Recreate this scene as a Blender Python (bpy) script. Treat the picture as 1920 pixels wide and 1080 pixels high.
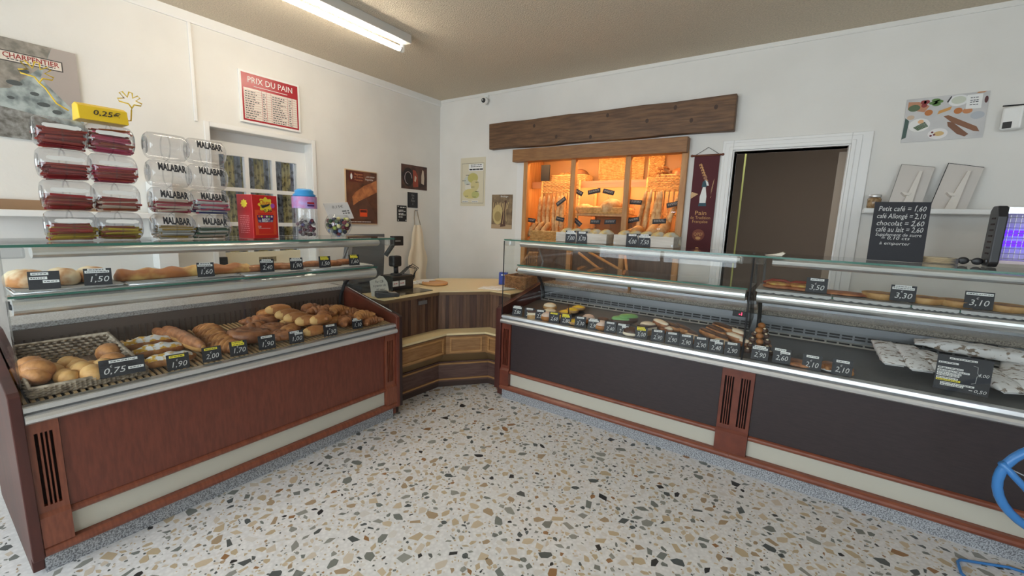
import bpy, bmesh, math, random
from mathutils import Matrix, Vector
R = random.Random(7)
PI = math.pi
scene = bpy.context.scene
COL = scene.collection
for o in list(bpy.data.objects): bpy.data.objects.remove(o)

# ---------------------------------------------------------------- camera
FPX = 796.883
MC = Matrix(((0.82278995, 0.11724233, -0.55612134),
             (0.56731751, -0.11059619, 0.8160388),
             (0.03416939, -0.98692589, -0.15751106)))   # world = MC @ (right, down, forward)
EYE = Vector((0, 0, 1.45))
cd = bpy.data.cameras.new('camera'); cam = bpy.data.objects.new('camera', cd); COL.objects.link(cam)
cd.sensor_width = 36; cd.lens = FPX / 1920 * 36; cd.clip_start = .02
cx, cy, cz = MC.col[0], -MC.col[1], -MC.col[2]
cam.matrix_world = Matrix(((cx.x, cy.x, cz.x, EYE.x), (cx.y, cy.y, cz.y, EYE.y), (cx.z, cy.z, cz.z, EYE.z), (0, 0, 0, 1)))
scene.camera = cam

# ---------------------------------------------------------------- light of the place
scene.view_settings.view_transform = 'Standard'
scene.view_settings.look = 'None'
scene.view_settings.gamma = 1
scene.view_settings.use_curve_mapping = False
scene.view_settings.exposure = 0.53
scene.cycles.transparent_max_bounces = 32
scene.cycles.max_bounces = 10
scene.cycles.caustics_reflective = False
scene.cycles.caustics_refractive = False
world = bpy.data.worlds.new('sky'); scene.world = world; world.use_nodes = True
bg = world.node_tree.nodes['Background']
bg.inputs['Color'].default_value = (0.82, 0.91, 1.0, 1)
bg.inputs['Strength'].default_value = 6.0
XW, YW, ZC = -3.625, 3.735, 2.765          # left wall, back wall, ceiling
XR, YF = 3.3, -2.0                         # right wall, shop front
SHOP_WINDOWS = ((-3.2, -0.8, .78, 2.4), (-0.4, 0.5, 1.05, 2.4), (0.9, 2.3, 1.05, 2.4))

def srgb(*c):
    if len(c) == 1 and isinstance(c[0], str):
        h = c[0]; c = tuple(int(h[i:i+2], 16) for i in (0, 2, 4))
    return tuple(((v/255)/12.92 if v/255 <= .04045 else ((v/255+.055)/1.055)**2.4) for v in c)

for i, (a, b, z0, z1) in enumerate(SHOP_WINDOWS):     # portals guide the sky light through the shop windows
    l = bpy.data.lights.new('window_portal', 'AREA'); l.shape = 'RECTANGLE'; l.size = b-a; l.size_y = z1-z0
    l.cycles.is_portal = True
    o = bpy.data.objects.new('window_portal', l); COL.objects.link(o)
    o.location = ((a+b)/2, YF-.02, (z0+z1)/2); o.rotation_euler = (PI/2, 0, 0)

# ---------------------------------------------------------------- materials
MATS = {}
def mat(name, c, rough=.5, metal=0, c2=None, scale=20, stretch=(1, 1, 1), bump=0, bscale=None, kind='noise', contrast=(.35, .65), emit=None, estr=0, spec=.5, coat=0, detail=4):
    if name in MATS: return MATS[name]
    m = bpy.data.materials.new(name); m.use_nodes = True; nt = m.node_tree; n = nt.nodes; L = nt.links
    p = n['Principled BSDF']
    if isinstance(c, str): c = srgb(c)
    p.inputs['Base Color'].default_value = (*c, 1)
    p.inputs['Roughness'].default_value = rough; p.inputs['Metallic'].default_value = metal
    p.inputs['Specular IOR Level'].default_value = spec
    if coat: p.inputs['Coat Weight'].default_value = coat; p.inputs['Coat Roughness'].default_value = .15
    if c2 is not None or bump:
        tc = n.new('ShaderNodeTexCoord'); mp = n.new('ShaderNodeMapping'); mp.inputs['Scale'].default_value = stretch
        L.new(tc.outputs['Object'], mp.inputs['Vector'])
        def tex(sc):
            if kind == 'voronoi':
                t = n.new('ShaderNodeTexVoronoi'); t.inputs['Scale'].default_value = sc; out = t.outputs['Distance']
            elif kind == 'wave':
                t = n.new('ShaderNodeTexWave'); t.inputs['Scale'].default_value = sc; t.inputs['Distortion'].default_value = 3; t.inputs['Detail'].default_value = 3; out = t.outputs['Fac']
            else:
                t = n.new('ShaderNodeTexNoise'); t.inputs['Scale'].default_value = sc; t.inputs['Detail'].default_value = detail; out = t.outputs['Fac']
            L.new(mp.outputs['Vector'], t.inputs['Vector']); return out
        out = tex(scale)
        if c2 is not None:
            if isinstance(c2, str): c2 = srgb(c2)
            r = n.new('ShaderNodeValToRGB'); r.color_ramp.elements[0].position = contrast[0]; r.color_ramp.elements[1].position = contrast[1]
            r.color_ramp.elements[0].color = (*c, 1); r.color_ramp.elements[1].color = (*c2, 1)
            L.new(out, r.inputs['Fac']); L.new(r.outputs['Color'], p.inputs['Base Color'])
        if bump:
            bo = out if bscale is None else tex(bscale)
            b = n.new('ShaderNodeBump'); b.inputs['Strength'].default_value = bump; b.inputs['Distance'].default_value = .01
            L.new(bo, b.inputs['Height']); L.new(b.outputs['Normal'], p.inputs['Normal'])
    if emit is not None:
        p.inputs['Emission Color'].default_value = (*emit, 1); p.inputs['Emission Strength'].default_value = estr
    MATS[name] = m; return m

def glass(name, tint, rough=0.0, ior=1.45):
    if name in MATS: return MATS[name]
    m = bpy.data.materials.new(name); m.use_nodes = True; nt = m.node_tree; n = nt.nodes; L = nt.links
    n.remove(n['Principled BSDF'])
    t = n.new('ShaderNodeBsdfTransparent'); t.inputs['Color'].default_value = (*tint, 1)
    g = n.new('ShaderNodeBsdfGlossy'); g.inputs['Roughness'].default_value = rough
    f = n.new('ShaderNodeLayerWeight'); f.inputs['Blend'].default_value = .5      # Schlick reflectance, the same on both faces
    pw = n.new('ShaderNodeMath'); pw.operation = 'POWER'; pw.inputs[1].default_value = 5; L.new(f.outputs['Facing'], pw.inputs[0])
    r0 = ((ior-1)/(ior+1))**2
    ma = n.new('ShaderNodeMath'); ma.operation = 'MULTIPLY_ADD'; ma.inputs[1].default_value = 1-r0; ma.inputs[2].default_value = r0; L.new(pw.outputs[0], ma.inputs[0])
    mx = n.new('ShaderNodeMixShader')
    L.new(ma.outputs[0], mx.inputs['Fac']); L.new(t.outputs[0], mx.inputs[1]); L.new(g.outputs[0], mx.inputs[2])
    L.new(mx.outputs[0], n['Material Output'].inputs['Surface'])
    MATS[name] = m; return m

M_WALL = mat('wall_paint', (.78, .76, .72), .85, c2=(.74, .72, .68), scale=3, bump=.06, bscale=60)
M_CEIL = mat('ceiling_roughcast', (.72, .62, .48), .95, c2=(.60, .515, .395), scale=90, bump=.9, bscale=110)
M_WHITE = mat('white_gloss_paint', (.80, .79, .77), .4)
M_WHITE2 = mat('white_plastic', (.82, .82, .80), .35)
M_TERR = mat('terrazzo_matrix', (.86, .85, .84), .35, c2=(.72, .71, .70), scale=55, kind='voronoi', contrast=(.05, .75), detail=3)
M_MAHOG = mat('mahogany', srgb(116, 58, 42), .38, c2=srgb(100, 48, 35), scale=14, stretch=(1, 6, 1), coat=.15)
M_MAHOGL = mat('light_mahogany', srgb(136, 76, 54), .36, c2=srgb(118, 62, 44), scale=14, stretch=(1, 6, 1), coat=.15)
M_MAHOGD = mat('dark_mahogany', srgb(84, 42, 36), .42, c2=srgb(66, 32, 28), scale=14, stretch=(1, 1, .2))
M_WENGE = mat('dark_panel', srgb(54, 43, 45), .45, c2=srgb(46, 37, 39), scale=18, stretch=(1, 1, 8))
M_SLOT = mat('slot_dark', srgb(38, 20, 18), .8)
M_KICK = mat('cream_laminate', srgb(196, 193, 180), .45)
M_ALU = mat('brushed_aluminium', (.78, .79, .80), .34, metal=.85, c2=(.70, .71, .72), scale=8, stretch=(1, 60, 60))
M_STEEL = mat('steel_grey', (.34, .35, .37), .38, metal=.75)
M_DECKM = mat('dark_steel_deck', (.105, .105, .11), .42, metal=.4)
M_GRAN = mat('grey_granite', (.50, .52, .55), .35, c2=(.16, .165, .18), scale=170, contrast=(.42, .60), detail=2)
M_LEDGE = mat('speckled_ledge', (.46, .46, .47), .3, c2=(.20, .19, .18), scale=150, contrast=(.40, .66), detail=2)
M_LEDGE2 = mat('brown_speckled_ledge', (.34, .30, .25), .22, c2=(.12, .10, .085), scale=150, contrast=(.40, .66), detail=2)
M_GLASS = glass('display_glass', (.985, .995, .99), 0, 1.32)
M_GEDGE = mat('green_glass_edge', (.05, .16, .12), .15)
M_GPLAIN = glass('thin_clear_plastic', (.885, .895, .91), .05, 1.8)
M_BLACK = mat('black_plastic', (.018, .018, .02), .4)
M_BLACKM = mat('black_matt', (.02, .02, .022), .75)
M_SLATE = mat('slate_board', srgb(34, 35, 42), .6)
M_CHALK = mat('chalk_white', srgb(212, 212, 210), .8)
M_PAPER = mat('white_paper', (.82, .82, .80), .8)
M_YEL = mat('yellow_strip', srgb(240, 224, 60), .7)
M_INK = mat('print_ink', (.03, .03, .035), .8)
M_CREAM = mat('cream_worktop', srgb(226, 208, 164), .4)
M_OAK = mat('oak_panel', srgb(160, 120, 78), .5, c2=srgb(138, 98, 60), scale=9, stretch=(1, 1, 9))
M_OAKL = mat('oak_moulding', srgb(186, 142, 92), .5, c2=srgb(164, 120, 74), scale=9, stretch=(1, 1, 9))
M_SLATW = [mat('slat_wood_%d' % i, srgb(*c), .5, c2=srgb(*[int(v*.8) for v in c]), scale=10, stretch=(6, 6, .5)) for i, c in enumerate(((104, 76, 62), (88, 62, 52), (122, 92, 74), (76, 52, 46), (112, 82, 64)))]
M_BEAM = mat('old_beam', srgb(116, 84, 56), .55, c2=srgb(84, 58, 38), scale=7, stretch=(.8, 6, 7), bump=.25)
M_PINE = mat('honey_pine', srgb(196, 146, 92), .5, c2=srgb(176, 122, 70), scale=9, stretch=(5, 5, .6))
M_WICK = mat('wicker', srgb(226, 186, 126), .6, c2=srgb(196, 150, 90), scale=40)
M_WICKD = mat('wicker_grey', srgb(176, 160, 140), .7, c2=srgb(118, 102, 84), scale=40)
M_CRUST = mat('golden_crust', srgb(206, 146, 88), .5, c2=srgb(156, 98, 54), scale=26, bump=.3, bscale=50)
M_CRUSTD = mat('brown_crust', srgb(186, 124, 80), .42, c2=srgb(128, 78, 48), scale=26, bump=.3, bscale=40)
M_CRUSTP = mat('pale_crust', srgb(226, 184, 120), .6, c2=srgb(196, 140, 76), scale=10, bump=.25, bscale=50)
M_BREAD = mat('floured_loaf', srgb(228, 192, 140), .7, c2=srgb(186, 130, 76), scale=18, bump=.4, bscale=40)
M_PUFF = mat('baked_meringue', srgb(238, 220, 186), .6, c2=srgb(190, 128, 72), scale=9, contrast=(.45, .6))
M_SUGAR = mat('icing_sugar', (.88, .88, .88), .9)
M_YOLK = mat('yellow_cream', srgb(236, 200, 60), .35)
M_CHOC = mat('chocolate', srgb(74, 44, 28), .35)
M_CREAMP = mat('whipped_cream', srgb(236, 222, 198), .6)
M_DOILY = mat('paper_doily', (.82, .82, .82), .9, c2=(.45, .45, .45), scale=60, kind='voronoi', contrast=(.02, .12))
M_BLUE = mat('blue_plastic', srgb(58, 150, 214), .3)
M_BLUET = mat('blue_tube', srgb(62, 128, 196), .3)
M_NAVY = mat('blue_carton', srgb(36, 62, 160), .4)
M_RED = mat('red_carton', srgb(214, 38, 34), .35)
M_REDD = mat('dark_red_carton', srgb(176, 26, 34), .4)
M_ORANGE = mat('orange_print', srgb(236, 84, 40), .4)
M_TUBE = mat('lit_tube', (1, 1, 1), .5, emit=(1, .90, .74), estr=32)
M_TIN = mat('painted_batten', (.62, .61, .57), .45)

# ---------------------------------------------------------------- geometry helpers
def V(*a): return Vector(a)
def frame(o, u, v, w):
    return Matrix(((u[0], v[0], w[0], o[0]), (u[1], v[1], w[1], o[1]), (u[2], v[2], w[2], o[2]), (0, 0, 0, 1)))
def WL(y, z, off=0): return frame((XW+off, y, z), (0, 1, 0), (0, 0, 1), (1, 0, 0))       # on the left wall
def WB(x, z, off=0): return frame((x, YW-off, z), (1, 0, 0), (0, 0, 1), (0, -1, 0))      # on the back wall
def pray(p): return MC @ Vector(((p[0]-960)/FPX, (p[1]-540)/FPX, 1))
def PZ(p, z): d = pray(p); return EYE + d*((z-EYE.z)/d.z)
def PX(p, x): d = pray(p); return EYE + d*((x-EYE.x)/d.x)
def PY(p, y): d = pray(p); return EYE + d*((y-EYE.y)/d.y)
def PP(p, P0, n): d = pray(p); return EYE + d*((Vector(P0)-EYE).dot(n)/d.dot(n))

class MB:
    def __init__(s, T=None): s.v = []; s.f = []; s.mi = []; s.m = 0; s.T = T; s.sm = []; s.smooth = False
    def add(s, vs, fs):
        b = len(s.v)
        for q in vs:
            q = Vector(q); s.v.append(tuple(s.T @ q) if s.T is not None else tuple(q))
        for f in fs: s.f.append(tuple(b+i for i in f)); s.mi.append(s.m); s.sm.append(s.smooth)
        return s
    def box(s, x0, x1, y0, y1, z0, z1):
        return s.add([(x0, y0, z0), (x1, y0, z0), (x1, y1, z0), (x0, y1, z0), (x0, y0, z1), (x1, y0, z1), (x1, y1, z1), (x0, y1, z1)],
                     [(0, 3, 2, 1), (4, 5, 6, 7), (0, 1, 5, 4), (1, 2, 6, 5), (2, 3, 7, 6), (3, 0, 4, 7)])
    def cbox(s, c, a, b, d):
        return s.box(c[0]-a/2, c[0]+a/2, c[1]-b/2, c[1]+b/2, c[2]-d/2, c[2]+d/2)
    def prism(s, poly, h0, h1, axis='z'):
        f = {'z': lambda p, h: (p[0], p[1], h), 'x': lambda p, h: (h, p[0], p[1]), 'y': lambda p, h: (p[0], h, p[1])}[axis]
        n = len(poly); vs = [f(p, h0) for p in poly]+[f(p, h1) for p in poly]
        fs = [tuple(reversed(range(n))), tuple(range(n, 2*n))]+[(i, (i+1) % n, n+(i+1) % n, n+i) for i in range(n)]
        return s.add(vs, fs)
    def tube(s, pts, r, seg=8, closed=False, caps=True):
        pts = [Vector(p) for p in pts]; n = len(pts); vs = []; ref = None
        rr = r if isinstance(r, (list, tuple)) else [r]*n
        for i, p in enumerate(pts):
            if closed: t = pts[(i+1) % n]-pts[i-1]
            else: t = pts[min(i+1, n-1)]-pts[max(i-1, 0)]
            t.normalize()
            if ref is None: ref = Vector((0, 0, 1)) if abs(t.z) < .9 else Vector((1, 0, 0))
            a = t.cross(ref)
            if a.length < 1e-5: a = t.cross(Vector((.3, 1, .2)))
            a.normalize(); b = t.cross(a); ref = -b if False else ref
            for k in range(seg):
                an = 2*PI*k/seg; vs.append(p+a*(rr[i]*math.cos(an))+b*(rr[i]*math.sin(an)))
        fs = []
        m = n if closed else n-1
        for i in range(m):
            j = (i+1) % n
            for k in range(seg): fs.append((i*seg+k, i*seg+(k+1) % seg, j*seg+(k+1) % seg, j*seg+k))
        if caps and not closed: fs += [tuple(range(seg)), tuple(reversed(range((n-1)*seg, n*seg)))]
        sm = s.smooth; s.smooth = seg > 5; s.add(vs, fs); s.smooth = sm; return s
    def lathe(s, prof, seg=24, c=(0, 0, 0), axis='z', caps=True):
        vs = []; fs = []; n = len(prof)
        for r, h in prof:
            for k in range(seg):
                a = 2*PI*k/seg; x, y = r*math.cos(a), r*math.sin(a)
                q = (x, y, h) if axis == 'z' else ((h, x, y) if axis == 'x' else (y, h, x))
                vs.append((q[0]+c[0], q[1]+c[1], q[2]+c[2]))
        for i in range(n-1):
            for k in range(seg): fs.append((i*seg+k, i*seg+(k+1) % seg, (i+1)*seg+(k+1) % seg, (i+1)*seg+k))
        if caps: fs += [tuple(reversed(range(seg))), tuple(range((n-1)*seg, n*seg))]
        sm = s.smooth; s.smooth = True; s.add(vs, fs); s.smooth = sm; return s
    def ball(s, c, rx, ry=None, rz=None, seg=12, rings=8):
        ry = ry or rx; rz = rz or rx; vs = [(c[0], c[1], c[2]-rz)]; fs = []
        for i in range(1, rings):
            t = -PI/2+PI*i/rings
            for k in range(seg):
                a = 2*PI*k/seg; vs.append((c[0]+rx*math.cos(t)*math.cos(a), c[1]+ry*math.cos(t)*math.sin(a), c[2]+rz*math.sin(t)))
        vs.append((c[0], c[1], c[2]+rz)); e = len(vs)-1
        for k in range(seg):
            fs.append((0, 1+(k+1) % seg, 1+k)); fs.append((e, 1+(rings-2)*seg+k, 1+(rings-2)*seg+(k+1) % seg))
        for i in range(rings-2):
            for k in range(seg): fs.append((1+i*seg+k, 1+i*seg+(k+1) % seg, 1+(i+1)*seg+(k+1) % seg, 1+(i+1)*seg+k))
        sm = s.smooth; s.smooth = True; s.add(vs, fs); s.smooth = sm; return s
    def sweep(s, pts, rw, rh, seg=12, floor=None):
        """loaf body along pts with half widths rw and half heights rh, flattened underneath at floor"""
        pts = [Vector(p) for p in pts]; n = len(pts); vs = []
        for i, p in enumerate(pts):
            t = (pts[min(i+1, n-1)]-pts[max(i-1, 0)]).normalized(); a = t.cross(Vector((0, 0, 1)))
            if a.length < 1e-4: a = Vector((1, 0, 0))
            a.normalize(); b = a.cross(t)
            for k in range(seg):
                an = 2*PI*k/seg; q = p+a*(rw[i]*math.cos(an))+b*(rh[i]*math.sin(an))
                if floor is not None and q.z < floor: q.z = floor
                vs.append(q)
        fs = [(i*seg+k, i*seg+(k+1) % seg, (i+1)*seg+(k+1) % seg, (i+1)*seg+k) for i in range(n-1) for k in range(seg)]
        fs += [tuple(reversed(range(seg))), tuple(range((n-1)*seg, n*seg))]
        sm = s.smooth; s.smooth = True; s.add(vs, fs); s.smooth = sm; return s
    def poly(s, pts): return s.add(pts, [tuple(range(len(pts)))])
    def mesh(s, name, mats):
        me = bpy.data.meshes.new(name); me.from_pydata(s.v, [], s.f)
        for m in (mats if isinstance(mats, (list, tuple)) else [mats]): me.materials.append(m)
        me.polygons.foreach_set('material_index', s.mi); me.polygons.foreach_set('use_smooth', s.sm)
        me.update(); return me
    def build(s, name, mats, parent=None, bevel=0, seg=2):
        vs = [Vector(q) for q in s.v]
        if parent is None:
            c = V((min(q.x for q in vs)+max(q.x for q in vs))/2, (min(q.y for q in vs)+max(q.y for q in vs))/2, min(q.z for q in vs))
            s.v = [tuple(q-c) for q in vs]
        else: c = V(0, 0, 0)
        o = bpy.data.objects.new(name, s.mesh(name, mats)); COL.objects.link(o)
        fix = bmesh.new(); fix.from_mesh(o.data); bmesh.ops.recalc_face_normals(fix, faces=fix.faces); fix.to_mesh(o.data); fix.free()
        o.location = c
        if parent: attach(o, parent)
        if bevel:
            b = o.modifiers.new('bevel', 'BEVEL'); b.width = bevel; b.segments = seg; b.limit_method = 'ANGLE'
        return o

def wm(o):
    """world matrix without waiting for the depsgraph"""
    m = o.matrix_basis.copy()
    return m if o.parent is None else wm(o.parent) @ o.matrix_parent_inverse @ m
def attach(o, parent):
    o.parent = parent; o.matrix_parent_inverse = wm(parent).inverted()
def tag(o, label, cat=None, group=None, kind=None):
    if label: o['label'] = label
    if cat: o['category'] = cat
    if group: o['group'] = group
    if kind: o['kind'] = kind
    return o
def thing(name, label, cat, loc=(0, 0, 0), group=None):
    o = bpy.data.objects.new(name, None); COL.objects.link(o); o.location = loc; o.empty_display_size = .05
    return tag(o, label, cat, group)
def struct(o): o['kind'] = 'structure'; return o
def inst(name, me, M, parent=None):
    o = bpy.data.objects.new(name, me); COL.objects.link(o); o.matrix_world = M
    if parent: attach(o, parent)
    return o
TXT = {}
def text(s, M, size, m, parent, bold=0, shear=0, name='lettering', align='CENTER', width=None):
    """flat lettering in the plane of frame M (x right, y up)"""
    key = (s, bold, shear, align)
    if key not in TXT:
        c = bpy.data.curves.new('t', 'FONT'); c.body = s; c.size = 1; c.align_x = align; c.align_y = 'CENTER'
        c.resolution_u = 2; c.offset = bold; c.shear = shear; c.fill_mode = 'FRONT'
        t = bpy.data.objects.new('t', c); COL.objects.link(t)
        dg = bpy.context.evaluated_depsgraph_get(); me = bpy.data.meshes.new_from_object(t.evaluated_get(dg))
        bpy.data.objects.remove(t); TXT[key] = me
    me = TXT[key].copy(); me.materials.clear(); me.materials.append(m)
    sx = size
    if width:
        xs = [q.co.x for q in me.vertices]; sx = width/max(1e-3, max(xs)-min(xs))
    me.transform(M @ Matrix.Diagonal((sx, size, 1, 1)))
    o = bpy.data.objects.new(name, me); COL.objects.link(o); attach(o, parent); return o
def rotz(a): return Matrix.Rotation(a, 4, 'Z')
def T(*a): return Matrix.Translation(Vector(a))
ORD = ['first', 'second', 'third', 'fourth', 'fifth', 'sixth', 'seventh', 'eighth', 'ninth', 'tenth', 'eleventh', 'twelfth', 'thirteenth', 'fourteenth', 'fifteenth', 'sixteenth', 'seventeenth', 'eighteenth']

# ================================================================ the room
floor = struct(MB().box(XW-.3, XR+.2, YF-.2, YW+2.2, -.08, 0).build('floor', M_TERR))
chipm = [mat('chip_%d' % i, srgb(*c), .3, c2=srgb(*[min(255, int(v*k)) for v in c]), scale=60) for i, (c, k) in enumerate((
    ((134, 138, 132), .80), ((160, 160, 152), .85), ((202, 182, 150), .92), ((212, 194, 166), .93), ((182, 158, 128), .9), ((98, 103, 102), .75), ((214, 202, 184), .96), ((222, 218, 212), .97), ((56, 56, 56), .8), ((164, 122, 82), .88)))]
chipw = (15, 13, 18, 15, 10, 6, 11, 7, 3, 2)
def chip_poly(s):
    n = R.randint(4, 7); e = R.uniform(.42, .9); a0 = R.uniform(0, 2*PI); ro = R.uniform(0, PI)
    ps = []
    for i in range(n):
        a = a0+2*PI*(i+R.uniform(-.34, .34))/n; r = s*R.uniform(.72, 1.18)
        x, y = r*math.cos(a), r*e*math.sin(a); ps.append((x*math.cos(ro)-y*math.sin(ro), x*math.sin(ro)+y*math.cos(ro)))
    return ps
def floor_ok(x, y):
    if x < -2.33 and y > .15 and y < 1.97: return False
    if x < -2.36 and y < .15: return True
    if y > 2.72 and x > -1.95: return False
    if x < -2.55 or y - x > 5.22: return False
    return y < 2.98
cells = {}; chips = []
def try_chip(s):
    x, y = R.uniform(-3.4, 1.9), R.uniform(-.6, 2.98)
    if not floor_ok(x, y): return
    g = .08; ci, cj = int(x//g), int(y//g)
    for i in range(ci-1, ci+2):
        for j in range(cj-1, cj+2):
            for (a, b, t) in cells.get((i, j), ()):
                if (a-x)**2+(b-y)**2 < (.78*(s+t))**2: return
    cells.setdefault((ci, cj), []).append((x, y, s)); chips.append((x, y, s))
for k in range(3400): try_chip(R.uniform(.020, .037))
for k in range(14000): try_chip(R.uniform(.011, .020))
for k in range(30000): try_chip(R.uniform(.004, .009))
def seen(c):
    q = MC.transposed() @ (Vector((c[0], c[1], 0))-EYE)
    if q.z <= .1: return 0
    px, py = 960+FPX*q.x/q.z, 540+FPX*q.y/q.z
    return c[2]/q.z**1.5 if (0 < px < 1920 and 0 < py < 1080) else 0
chips.sort(key=seen, reverse=True)
variants = [MB().prism(chip_poly(1), 0, 1) for i in range(24)]
vmesh = {}
for k, (x, y, s) in enumerate(chips[:300]):
    vi, ci = R.randrange(24), R.choices(range(10), chipw)[0]
    if (vi, ci) not in vmesh: vmesh[vi, ci] = variants[vi].mesh('chip', chipm[ci])
    inst('chip', vmesh[vi, ci], T(x, y, -.004) @ rotz(R.uniform(0, 6.28)) @ Matrix.Diagonal((s, s, .0046, 1)), floor)
mb = MB()
for (x, y, s) in chips[300:]:
    mb.m = R.choices(range(10), chipw)[0]
    ps = [(x+a, y+b) for a, b in chip_poly(s)]
    mb.prism(ps, -.001, .0006)
o = mb.build('terrazzo_chips', chipm, floor); o['kind'] = 'stuff'

struct(MB().box(XW-.3, XR+.2, YF-.2, YW+.2, ZC, ZC+.1).build('ceiling', M_CEIL))
DY0, DY1, DZ = 1.385, 2.154, 2.04            # door opening in the left wall
mb = MB()
mb.box(XW-.15, XW, YF, DY0, 0, ZC).box(XW-.15, XW, DY1, YW+.12, 0, ZC).box(XW-.15, XW, DY0, DY1, DZ, ZC)
struct(mb.build('wall_left', M_WALL))
NX0, NX1, NZ0, NZ1 = -2.53, -.87, .80, 2.165  # niche of the bread shelves
OX0, OX1, OZ = -.527, .164, 2.023             # doorway
mb = MB()
mb.box(XW, NX0, YW, YW+.12, 0, ZC).box(NX0, NX1, YW, YW+.12, NZ1, ZC).box(NX0, NX1, YW, YW+.12, 0, NZ0)
mb.box(NX1, OX0, YW, YW+.12, 0, ZC).box(OX0, OX1, YW, YW+.12, OZ, ZC).box(OX1, XR, YW, YW+.12, 0, ZC)
struct(mb.build('wall_back', M_WALL))
struct(MB().box(XR, XR+.12, YF, YW, 0, ZC).build('wall_right', M_WALL))
mb = MB(); xs = [XW]
for a, b, z0, z1 in SHOP_WINDOWS:
    mb.box(xs[-1], a, YF-.15, YF, 0, ZC); mb.box(a, b, YF-.15, YF, 0, z0); mb.box(a, b, YF-.15, YF, z1, ZC); xs.append(b)
mb.box(xs[-1], XR, YF-.15, YF, 0, ZC)
struct(mb.build('wall_front', M_WALL))
for i, (a, b, z0, z1) in enumerate(SHOP_WINDOWS):
    mb = MB(); w = .05
    for q in (a, (a+b)/2-w/2, b-w): mb.box(q, q+w, YF-.11, YF-.05, z0, z1)
    for q in (z0, z1-w): mb.box(a+w, b-w, YF-.108, YF-.052, q, q+w)
    fr = struct(mb.build('window_%d' % (i+1), M_WHITE))
    MB().box(a+w, b-w, YF-.085, YF-.08, z0+w, z1-w).build('pane', M_GLASS, fr)
# cornices and the cable cover
struct(MB().prism([(XW, 2.70), (XW+.012, 2.70), (XW+.016, 2.712), (XW+.016, ZC), (XW, ZC)], YF, YW-.003, 'y').build('trim_1', M_WHITE))
struct(MB().prism([(YW, 2.735), (YW-.008, 2.735), (YW-.011, 2.742), (YW-.011, ZC), (YW, ZC)], XW+.02, XR, 'x').build('trim_2', M_WALL))
struct(MB().box(XW, XW+.012, 1.296, 1.316, 2.06, 2.70).build('trim_3', M_WHITE, bevel=.003))
# reveal frame round the left door
w = .035
mb = MB().box(XW, XW+.012, DY0-w, DY0, 0, DZ+w).box(XW, XW+.012, DY1, DY1+w, 0, DZ+w).box(XW, XW+.012, DY0, DY1, DZ, DZ+w)
struct(mb.build('trim_4', M_WHITE, bevel=.004))
# glazed private door, three by four panes over a cream panel
dx0, dx1 = XW-.145, XW-.105
d1 = thing('door_1', 'white glazed door with small panes and flowered curtains', None, (XW-.125, (DY0+DY1)/2, 0)); d1['kind'] = 'structure'
cols = ((1.475, 1.655), (1.685, 1.865), (1.895, 2.075)); rows = ((1.12, 1.33), (1.36, 1.60), (1.63, 1.87))[::-1]
mb = MB().box(dx0, dx1, DY0, 1.475, 0, DZ).box(dx0, dx1, 2.075, DY1, 0, DZ).box(dx0, dx1, 1.475, 2.075, 1.87, DZ)
for a, b in ((1.655, 1.685), (1.865, 1.895)): mb.box(dx0, dx1, a, b, 1.12, 1.87)
for a, b in ((1.33, 1.36), (1.60, 1.63)):
    for c0, c1 in cols: mb.box(dx0, dx1, c0, c1, a, b)
mb.box(dx0, dx1, 1.475, 2.075, 0, .16)
mb.build('door_frame', M_WHITE, d1)
MB().box(dx0, dx1, 1.475, 2.075, .95, 1.12).build('lock_rail', mat('cream_paint', srgb(232, 220, 190), .5), d1)
MB().box(dx0+.012, dx1-.012, 1.475, 2.075, .16, .95).build('lower_panel', MATS['cream_paint'], d1)
for c0, c1 in cols:
    for r0, r1 in rows: MB().box(dx0+.015, dx0+.019, c0, c1, r0, r1).build('pane', M_GPLAIN, d1)
pl = MB().box(dx1, dx1+.003, 1.72, 1.86, 1.035, 1.075).build('plate', mat('brass_plate', srgb(172, 158, 126), .4, .4), d1)
text('PRIVE', frame((dx1+.0035, 1.79, 1.055), (0, 1, 0), (0, 0, 1), (1, 0, 0)), .034, M_INK, pl)
MB().box(dx1, dx1+.03, 1.405, 1.475, .985, 1.09).box(dx1+.03, dx1+.034, 1.42, 1.46, 1.03, 1.06).build('lock_case', M_BLACK, d1, bevel=.004)
# flowered curtain behind the panes
cur = bpy.data.materials.new('flowered_curtain'); cur.use_nodes = True; n = cur.node_tree.nodes; L = cur.node_tree.links
tc = n.new('ShaderNodeTexCoord'); sp = n.new('ShaderNodeSeparateXYZ'); L.new(tc.outputs['Object'], sp.inputs[0])
mo = n.new('ShaderNodeMath'); mo.operation = 'MULTIPLY'; mo.inputs[1].default_value = 8.2; L.new(sp.outputs['Y'], mo.inputs[0])
fr_ = n.new('ShaderNodeMath'); fr_.operation = 'FRACT'; L.new(mo.outputs[0], fr_.inputs[0])
rp = n.new('ShaderNodeValToRGB'); rp.color_ramp.interpolation = 'CONSTANT'; e = rp.color_ramp.elements
e[0].position = 0; e[0].color = (*srgb(200, 184, 122), 1); e[1].position = .55; e[1].color = (*srgb(146, 150, 158), 1)
L.new(fr_.outputs[0], rp.inputs['Fac'])
vo = n.new('ShaderNodeTexNoise'); vo.inputs['Scale'].default_value = 26; vo.inputs['Detail'].default_value = 3; L.new(tc.outputs['Object'], vo.inputs['Vector'])
r2 = n.new('ShaderNodeValToRGB'); r2.color_ramp.elements[0].position = .40; r2.color_ramp.elements[0].color = (.30, .30, .28, 1); r2.color_ramp.elements[1].position = .5; r2.color_ramp.elements[1].color = (1, 1, 1, 1)
L.new(vo.outputs['Fac'], r2.inputs['Fac'])
mx = n.new('ShaderNodeMix'); mx.data_type = 'RGBA'; mx.blend_type = 'MULTIPLY'; mx.inputs['Factor'].default_value = 1
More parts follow.
